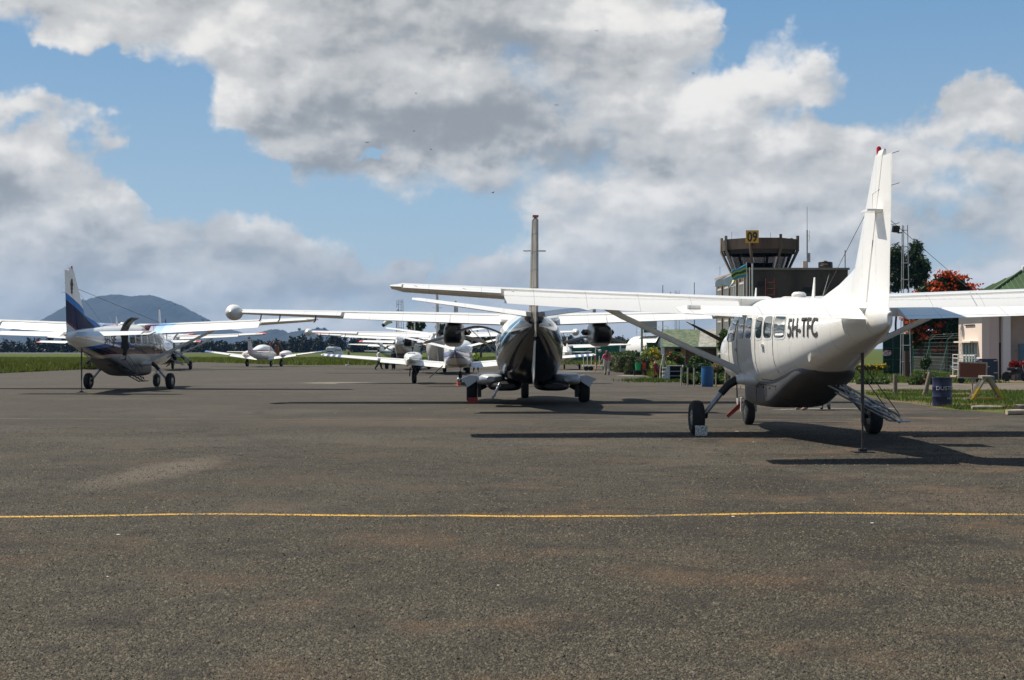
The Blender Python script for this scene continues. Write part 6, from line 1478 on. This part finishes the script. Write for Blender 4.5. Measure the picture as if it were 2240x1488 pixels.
for px, m_, w, lb, cc in ((1396,(.01,.30,.10),.21,'green plastic bin standing on the low rack','green bin plastic'),(1408.5,(.45,.04,.02),.13,'red plastic bin beside the green one on the rack','red bin plastic')):
    o = G().lathe([(.01,.01),(w*.82,.01),(w,.46),(w*1.04,.46),(w*1.04,.49),(w*.97,.49),(w*.95,.44),(.01,.44)], n=20).obj('bucket', mat(cc, m_, .5)); o.location = (gx(px,88),88,.33); tag(o, lb, 'bin')
# fire extinguisher on a cart
ex = empty('extinguisher_cart', (gx(1440,76),76,0), 'wheeled fire extinguisher leaning on its red cart left of the step cabinet', 'fire extinguisher')
a, b = Vector((-.22,0,.95)), Vector((.12,0,.22))
G().tube([b-Vector((.0,0,.0)), b+(a-b)*.08, b+(a-b)*.85, a-(a-b)*.06, a], [.10,.14,.14,.10,.04], 14).obj('cylinder', mat('worn red cylinder', (.22,.04,.03), .3, .3, var=.5, vscale=5), ex)
for y in (-.17,.17): G().tube([(-.40,y,1.02),(-.22,y,.85),(-.20,y,.12)], .022, 6).tube([(-.2,y,.12),(.12,y,.12)], .02, 6).obj('cart_frame', M['red'], ex)
G().tube([(-.40,-.17,1.02),(-.40,.17,1.02)], .022, 6).obj('handle', M['red'], ex)
for y in (-.2,.2): 
    w_ = wheel(ex, (-.12,y,.14), .14, .05, False)
    w_.rotation_euler = (0,0,R(90))
# white step cabinet with hoist frame
st = empty('step_cabinet', (gx(1469,72),72,0), 'white metal mobile steps with open shelves beside the extinguisher cart', 'steps')
pl_ = mat('scuffed white steel', (.60,.60,.58), .6, var=.3, vscale=6)
for k in range(4): G().span((-.46,-.30+.15*k,.08+.2*k),(-.16,.35,.12+.2*k+.02)).obj('step', pl_, st)
G().slab([(-.50,-.32,.03),(-.16,-.32,.03),(-.16,-.32,.84),(-.30,-.32,.84),(-.30,-.32,.62),(-.40,-.32,.62),(-.40,-.32,.34),(-.50,-.32,.34)], (0,1,0), .03).obj('side_panel', pl_, st)
G().span((-.16,-.30,.03),(-.12,.35,.84)).obj('divider', pl_, st); G().slab([(.50,-.30,.03),(.52,.35,.03),(.60,.35,.86),(.56,-.30,.86)], (1,0,0), .03).obj('end_panel', mat('grey steel panel', (.33,.34,.34), .6), st)
for z in (.03,.28,.52,.80): G().span((-.12,-.3,z),(.52,.33,z+.035)).obj('shelf', mat('grey steel panel'), st)
G().span((-.12,.30,.06),(.5,.34,.8)).obj('back_panel', mat('dim back panel', (.03,.03,.03), .8), st)  # shade behind the shelves put into the panel colour
hf = empty('hoist_frame', (gx(1451,73.5),73.5,0), 'white rod tripod frame behind the mobile steps', 'frame')
for d_ in ((-.22,-.25),(.22,-.25),(0,.3)): G().tube([(d_[0],d_[1],0),(d_[0]*.9,d_[1],.6),(0,0,1.42)], .02, 5).obj('rod', pl_, hf)
sb = empty('small_white_sign', (gx(1450,90),90,0), 'small upright white board on a thin post above the bushes', 'sign')
G().tube([(0,0,0),(0,0,1.4)], .03, 5).obj('post', pl_, sb); G().span((-.12,-.03,1.32),(.10,.03,1.80)).obj('board', M['plain'], sb)
# white bag by the wing strut
bg = G().ball((0,0,.22), .2, 12, 8, (1,.6,1.1)); bg.v = [(x+.04*math.sin(z*20+x*9), y+.03*math.sin(x*25), z+.04*math.sin(x*17+y*8)) for x, y, z in bg.v]
o = bg.obj('plastic_bag', mat('white plastic', (.75,.74,.76), .5), ang=60); o.location = (gx(1606,62),62,.35); tag(o, 'crumpled white plastic bag caught on the plants near the strut', 'bag')
# ------------------------------------------------------------------ boards, cart, cabinet, trestle
rb = empty('blank_board', (gx(2126,51.5),51.5,0), 'blank red brown board in a chipped white frame on a post', 'sign')
G().tube([(0,0,0),(0,0,.62)], .035, 6).obj('post', mat('pinkish chipped paint', (.5,.36,.32), .8, var=.4, vscale=12), rb)
G().span((-.47,-.02,.64),(.47,.02,1.18)).obj('panel', mat('red brown panel', (.24,.062,.03), .6, var=.25, vscale=1.6), rb)
ch = mat('chipped cream frame', (.60,.45,.38), .8, var=.5, vscale=14)
for a_, b_ in (((-.53,-.05,.60),(-.47,.04,1.22)),((.47,-.05,.60),(.53,.04,1.22))): G().span(a_, b_).obj('frame_bar', ch, rb)
for a_, b_ in (((-.47,-.05,1.17),(.47,.04,1.22)),((-.47,-.05,.60),(.47,.04,.65))): G().span(a_, b_).obj('frame_bar', ch, rb)
rb.rotation_euler = (0, R(1.5), R(-6))
ct = empty('luggage_cart', (gx(2118,68),68,0), 'white railed luggage cart partly behind the red brown board', 'cart')
G().span((-.75,-.4,.32),(1.0,.5,.40)).obj('deck', ch, ct)
for x in (-.62,-.2,.2): G().tube([(x,-.35,.4),(x,-.35,1.42)], .02, 5).obj('rail_post', M['plain'], ct)
for x in (-.62,.2): G().tube([(x,.45,.4),(x,.45,1.42)], .02, 5).obj('rail_post', M['plain'], ct)
for z in (.7,1.0,1.25,1.42): G().tube([(-.62,.45,z),(-.62,-.35,z),(.3,-.35,z)], .018, 5).obj('rail', M['plain'], ct)
G().tube([(-.62,-.35,.8),(-.98,-.35,.82),(-.8,-.35,.6)], .03, 5).obj('handle', M['plain'], ct)
for x in (-.45,.45): wheel(ct, (x,-.3,.16), .16, .09, False).rotation_euler = (0,0,R(75))
cb = empty('blue_cabinet', (gx(2160,70.5),70.5,0), 'dark navy steel cabinet with white hinge marks behind the red brown board', 'cabinet')
G().slab([(-.55,0,.1),(.54,0,.1),(.54,0,1.14),(.46,0,1.20),(-.40,0,1.20),(-.55,0,1.08)], (0,1,0), .6).obj('body', mat('navy cabinet paint', (.012,.022,.05), .45), cb)
for x, z in ((-.38,1.08),(.42,1.10),(.42,.48),(.0,.80)): G().box((x,-.012,z), (.20,.02,.03)).obj('hinge_mark', M['plain'], cb)
bk = empty('motorcycle', (gx(2222,72),72,0), 'dark parked motorcycle in front of the red leaved plants', 'motorcycle')
for x in (-.5,.5):
    w_ = wheel(bk, (x,0,.26), .26, .10, False); w_.rotation_euler = (0,0,R(90))
G().tube([(-.5,0,.3),(-.1,0,.45),(.3,0,.55),(.5,0,.3)], [.05,.12,.10,.05], 8).obj('frame', M['propblack'], bk); G().tube([(-.45,0,.66),(-.05,0,.64)], [.08,.10], 8).obj('seat', M['black'], bk); G().ball((.12,0,.62), .15, 12, 8, (1.4,.8,.8)).obj('fuel_tank', M['propblack'], bk); G().tube([(.45,0,.3),(.35,0,.8),(.3,-.25,.85)], .025, 6).obj('handlebar', M['steel'], bk)
tz = empty('trestle', (gx(2160,44.8),44.8,0), 'yellow and grey timber A frame trestle standing on the grass', 'trestle')
ty = mat('yellow and bare timber', (.5,.33,.03), .7, fn=lambda nt, o: nmix((nsep(o)[2]+nnoise(o, 4, 4, .6)*.1).gt(.50), (.52,.33,.02), (.30,.27,.23)), bump=.3)
def beam(a, b, w, d_): return G().tube([a, b], [w*.7071*1.0, w*.7071], 4, sq=d_/w)
for y, dx in ((0,0),(.55,.10)):
    mt = ty if y == 0 else mat('grey timber', (.26,.23,.19), .9, var=.3)
    beam((-.52+dx,y,.04), (-.06+dx,y,.80), .085, .05).obj('leg', mt, tz); beam((.52+dx,y,.04), (.06+dx,y,.80), .085, .05).obj('leg', mt, tz)
    G().span((-.50+dx,y-.03,.04),(.50+dx,y+.03,.12)).obj('foot_rail', mt, tz)
G().slab([(-.18,-.03,.74),(.22,-.03,.74),(.26,.6,.76),(-.10,.6,.76)], (0,0,1), .08).obj('top_board', mat('grey timber'), tz)
for x in (-.4,.4): beam((x,0,.18),(x+.1,.55,.18), .06, .05).obj('side_rail', mat('grey timber'), tz)
G().span((-.66,.1,0),(-.5,.4,.10)).obj('wedge', wood, tz)
# baggage trolley with rails in front of the far hedge
bt = empty('baggage_trolley', (gx(1312,107),107,0), 'long low white railed baggage trolley with black wheels behind the woman', 'trolley')
cr = mat('yellowed white rail', (.62,.58,.50), .6)
G().span((-1.35,-.5,.34),(1.2,.5,.42)).obj('deck', cr, bt)
for k in range(9): G().tube([(-1.3+.31*k,-.48,.42),(-1.3+.31*k,-.48,1.15)], .03, 5).obj('rail_post', cr, bt)
for z in (.8,1.15): G().tube([(.6,-.48,z),(1.2,-.48,z),(1.2,.48,z)], .025, 5).obj('rail', cr, bt)
for k in range(6): G().tube([(1.2,-.48+.19*k,.42),(1.2,-.48+.19*k,1.15)], .02, 5).obj('end_bar', cr, bt)
for x in (-1.08,-.72): 
    w_ = wheel(bt, (x,-.4,.19), .19, .12, False); w_.rotation_euler = (0,0,R(90))
hp = empty('hose_reel_post', (gx(1303,104),104,0), 'orange hose hanging from a white post beside the baggage trolley', 'hose')
G().tube([(0,0,0),(0,0,1.95)], .04, 6).obj('post', cr, hp); G().tube([(.02,-.06,1.3),(-.05,-.06,.9),(.06,-.06,.5),(0,-.06,.15),(-.12,-.06,.03)], .05, 7).obj('hose', mat('orange hose', (.50,.16,.05), .6), hp)
G().ball((.32,0,1.55), .12, 10, 7, (1.2,.8,1)).tube([(.0,0,1.7),(.32,0,1.62)], .03, 5).obj('valve', cr, hp)
# ------------------------------------------------------------------ far vehicles
vn = empty('van', (gx(732,262),262,0), 'white minibus seen from behind on the far grass', 'van', R(-16))
rings = []
for y, w, zt in ((-2.3,.80,1.85),(-2.2,.86,2.02),(-.5,.88,2.08),(1.2,.87,2.02),(1.9,.84,1.5),(2.35,.80,1.15),(2.45,.74,.9)):
    rings.append([(-w,y,.32),(w,y,.32),(w*1.02,y,.9),(w*.95,y,zt-.35),(w*.78,y,zt),(-w*.78,y,zt),(-w*.95,y,zt-.35),(-w*1.02,y,.9)])
bd = G().loft(rings).obj('body', mat('white van paint', (.62,.64,.65), .35), vn)
G().slab([(-.66,-2.30,1.12),(.66,-2.30,1.12),(.58,-2.24,1.62),(-.58,-2.24,1.62)], (0,-1,.1), .02).obj('rear_window', M['glass'], vn)
for sd in (1,-1): G().slab([(sd*.875,-2,1.2),(sd*.875,1.3,1.2),(sd*.83,1.1,1.65),(sd*.83,-1.9,1.65)], (sd,0,.1), .015).obj('side_window', M['glass'], vn)
for x in (-.72,.72): G().box((x,-2.33,.95), (.14,.04,.3)).obj('tail_lamp', M['redlens'], vn)
G().span((-.85,-2.42,.35),(.85,-2.32,.55)).obj('bumper', M['soot'], vn)
for x in (-.8,.8):
    for y in (-1.5,1.5): wheel(vn, (x,y,.32), .32, .2)
dg = empty('excavator', (gx(600,240),240,0), 'small rust orange digger with raised arm behind the right engine of the far twin', 'digger')
og = mat('rusty orange', (.32,.09,.03), .7, var=.3)
G().tube([(-1.0,0,.35),(1.0,0,.35)], .34, 10, sq=1.2).obj('track', M['soot'], dg); G().box((.1,0,1.0), (1.7,1.3,.6)).obj('body', og, dg); G().slab([(.0,-.5,1.3),(.8,-.5,1.3),(.7,-.5,2.2),(.15,-.5,2.2)], (0,1,0), 1.0).obj('cab', og, dg)
G().tube([(-.5,0,1.2),(-.9,0,2.4),(-.2,0,3.2),(.9,0,2.6),(1.6,0,1.5)], [.13,.12,.12,.10,.08], 6).obj('arm', og, dg); G().slab([(1.4,-.3,1.5),(1.9,-.3,1.4),(1.8,-.3,.9),(1.5,-.3,1.0)], (0,1,0), .6).obj('bucket', og, dg)
# ------------------------------------------------------------------ people
sk = mat('brown skin', (.13,.065,.04), .6); sk2 = mat('light skin', (.52,.30,.22), .6)
cw = mat('white cotton', (.72,.72,.72), .9); ckn = mat('black trouser cloth', (.02,.02,.025), .9); cpk = mat('pink knit top', (.55,.08,.16), .9); cbg = mat('beige trouser cloth', (.48,.40,.31), .9)
cgr = mat('dark green shirt', (.02,.09,.06), .9); chv = mat('high visibility yellow', (.55,.75,.05), .8); shb = mat('black shoe leather', (.02,.02,.02), .5); hrb = mat('black hair', (.012,.01,.01), .8); hrd = mat('long reddish brown hair', (.13,.035,.015), .6)
walk = dict(knl=(-.1,.20,.54), anl=(-.1,.26,.12), tol=(-.11,.40,.08), knr=(.1,-.04,.52), anr=(.1,-.30,.14), tor=(.11,-.20,.03), ell=(-.25,-.12,1.15), wrl=(-.26,-.10,.92), elr=(.25,.05,1.14), wrr=(.25,.20,.95))
person((gx(1327,89),89,0), R(8), 1.66, 'woman with long hair, pink top and beige trousers walking away on the apron', dict(walk, elr=(.28,-.02,1.15), wrr=(.30,.10,.95), ell=(-.28,-.03,1.16), wrl=(-.38,.05,1.0), knl=(-.07,.14,.52), anl=(-.05,.10,.10), tol=(-.06,.23,.03)), (sk2, cpk, cbg, shb, hrd), None, 'long', extra={'loose': .035})
hb = empty('handbag', (gx(1327,89)+.27,89.1,.62), 'dark handbag hanging at the right side of the woman in pink', 'bag')
G().ball((0,0,.12), .14, 12, 8, (.9,.5,1.1)).obj('pouch', mat('dark leather', (.05,.02,.02), .5), hb); G().tube([(0,-.05,.25),(-.04,-.04,.55),(-.10,0,.80)], .012, 5).obj('strap', mat('dark leather'), hb)
person((gx(1407,119),119,.0), R(200), 1.74, 'man in white shirt and dark cap standing behind the hedge under the sign post', {}, (sk, cw, ckn, shb, hrb))
person((gx(1391.5,117),117,.0), R(250), 1.66, 'man in dark green shirt standing at the left of the man in white', {}, (sk, cgr, cw, shb, hrb))
person((gx(828,111),111,0), R(-75), 1.72, 'man in white shirt and black trousers striding right below the white wing', walk, (sk, cw, ckn, shb, hrb), extra={'loose': .03})
person((gx(861,112),112,0), R(150), 1.65, 'person in dark clothes, only the legs showing below the blue striped wing', {}, (sk, ckn, ckn, shb, hrb), extra={'loose': .04})
person((gx(1041,100),100,0), R(200), 1.62, 'person in bright yellow vest between the blue striped twin and the black tailed one', dict(walk), (sk, chv, mat('blue grey overalls', (.06,.08,.12), .9), shb, hrb))
person((gx(1757,38.4),38.4,0), R(100), 1.70, 'standing person hidden by the belly pod, left pair of feet showing below it', dict(hil=(-.12,.0,.95), knl=(-.2,.0,.5), anl=(-.24,-.02,.09), tol=(-.25,.13,.03), hir=(.12,0,.95), knr=(.18,0,.5), anr=(.22,-.02,.09), tor=(.23,.13,.03)), (sk, cw, cbg, mat('tan shoe', (.32,.19,.12), .7), hrb))
person((gx(1805,38.8),38.8,0), R(170), 1.72, 'standing person hidden by the belly pod, right feet showing below it', {}, (sk, cgr, cbg, shb, hrb))
person((gx(763,255),255,0), R(20), 1.70, 'cyclist in tan shirt riding on the far grass right of the van', dict(knl=(-.1,.25,.62), anl=(-.1,.1,.25), tol=(-.11,.22,.2), knr=(.1,.2,.5), wrl=(-.2,.35,1.0), wrr=(.2,.35,1.0)), (sk, mat('tan cloth', (.55,.38,.18), .9), ckn, shb, hrb))
by = empty('bicycle', (gx(763,255),255,0), 'dark bicycle under the cyclist on the far grass', 'bicycle', R(20))
for y in (-.5,.55): wheel(by, (0,y,.33), .33, .05, False)
G().tube([(0,-.5,.33),(0,-.1,.85),(0,.4,.85),(0,.55,.33)], .025, 5).tube([(0,-.1,.85),(0,0,.3),(0,.4,.85)], .025, 5).obj('frame', M['soot'], by)
# ------------------------------------------------------------------ birds
for i, (px, py, Y) in enumerate(((800,312,95),(943,327,150),(1078,422,120),(1218,230,140),(910,204,170),(905,287,170),(1305,67,150),(1517,160,170))):
    b = empty('bird', (gx(px,Y),Y,gz(py,Y)), 'tiny dark bird flying high in front of the clouds', 'bird', i*1.1, 'birds in the sky')
    G().tube([(0,-.12,0),(0,-.06,0),(0,.06,.01),(0,.12,.01)], [.008,.028,.026,.008], 8).obj('body', M['propblack'], b)
    for sd in (1,-1): G().slab([(0,.05,.01),(sd*.12,.06,.06),(sd*.26,-.02,.02+.05*(i%3)),(sd*.1,-.03,.04),(0,-.04,.01)], (0,0,1), .008).obj('wing', M['propblack'], b)
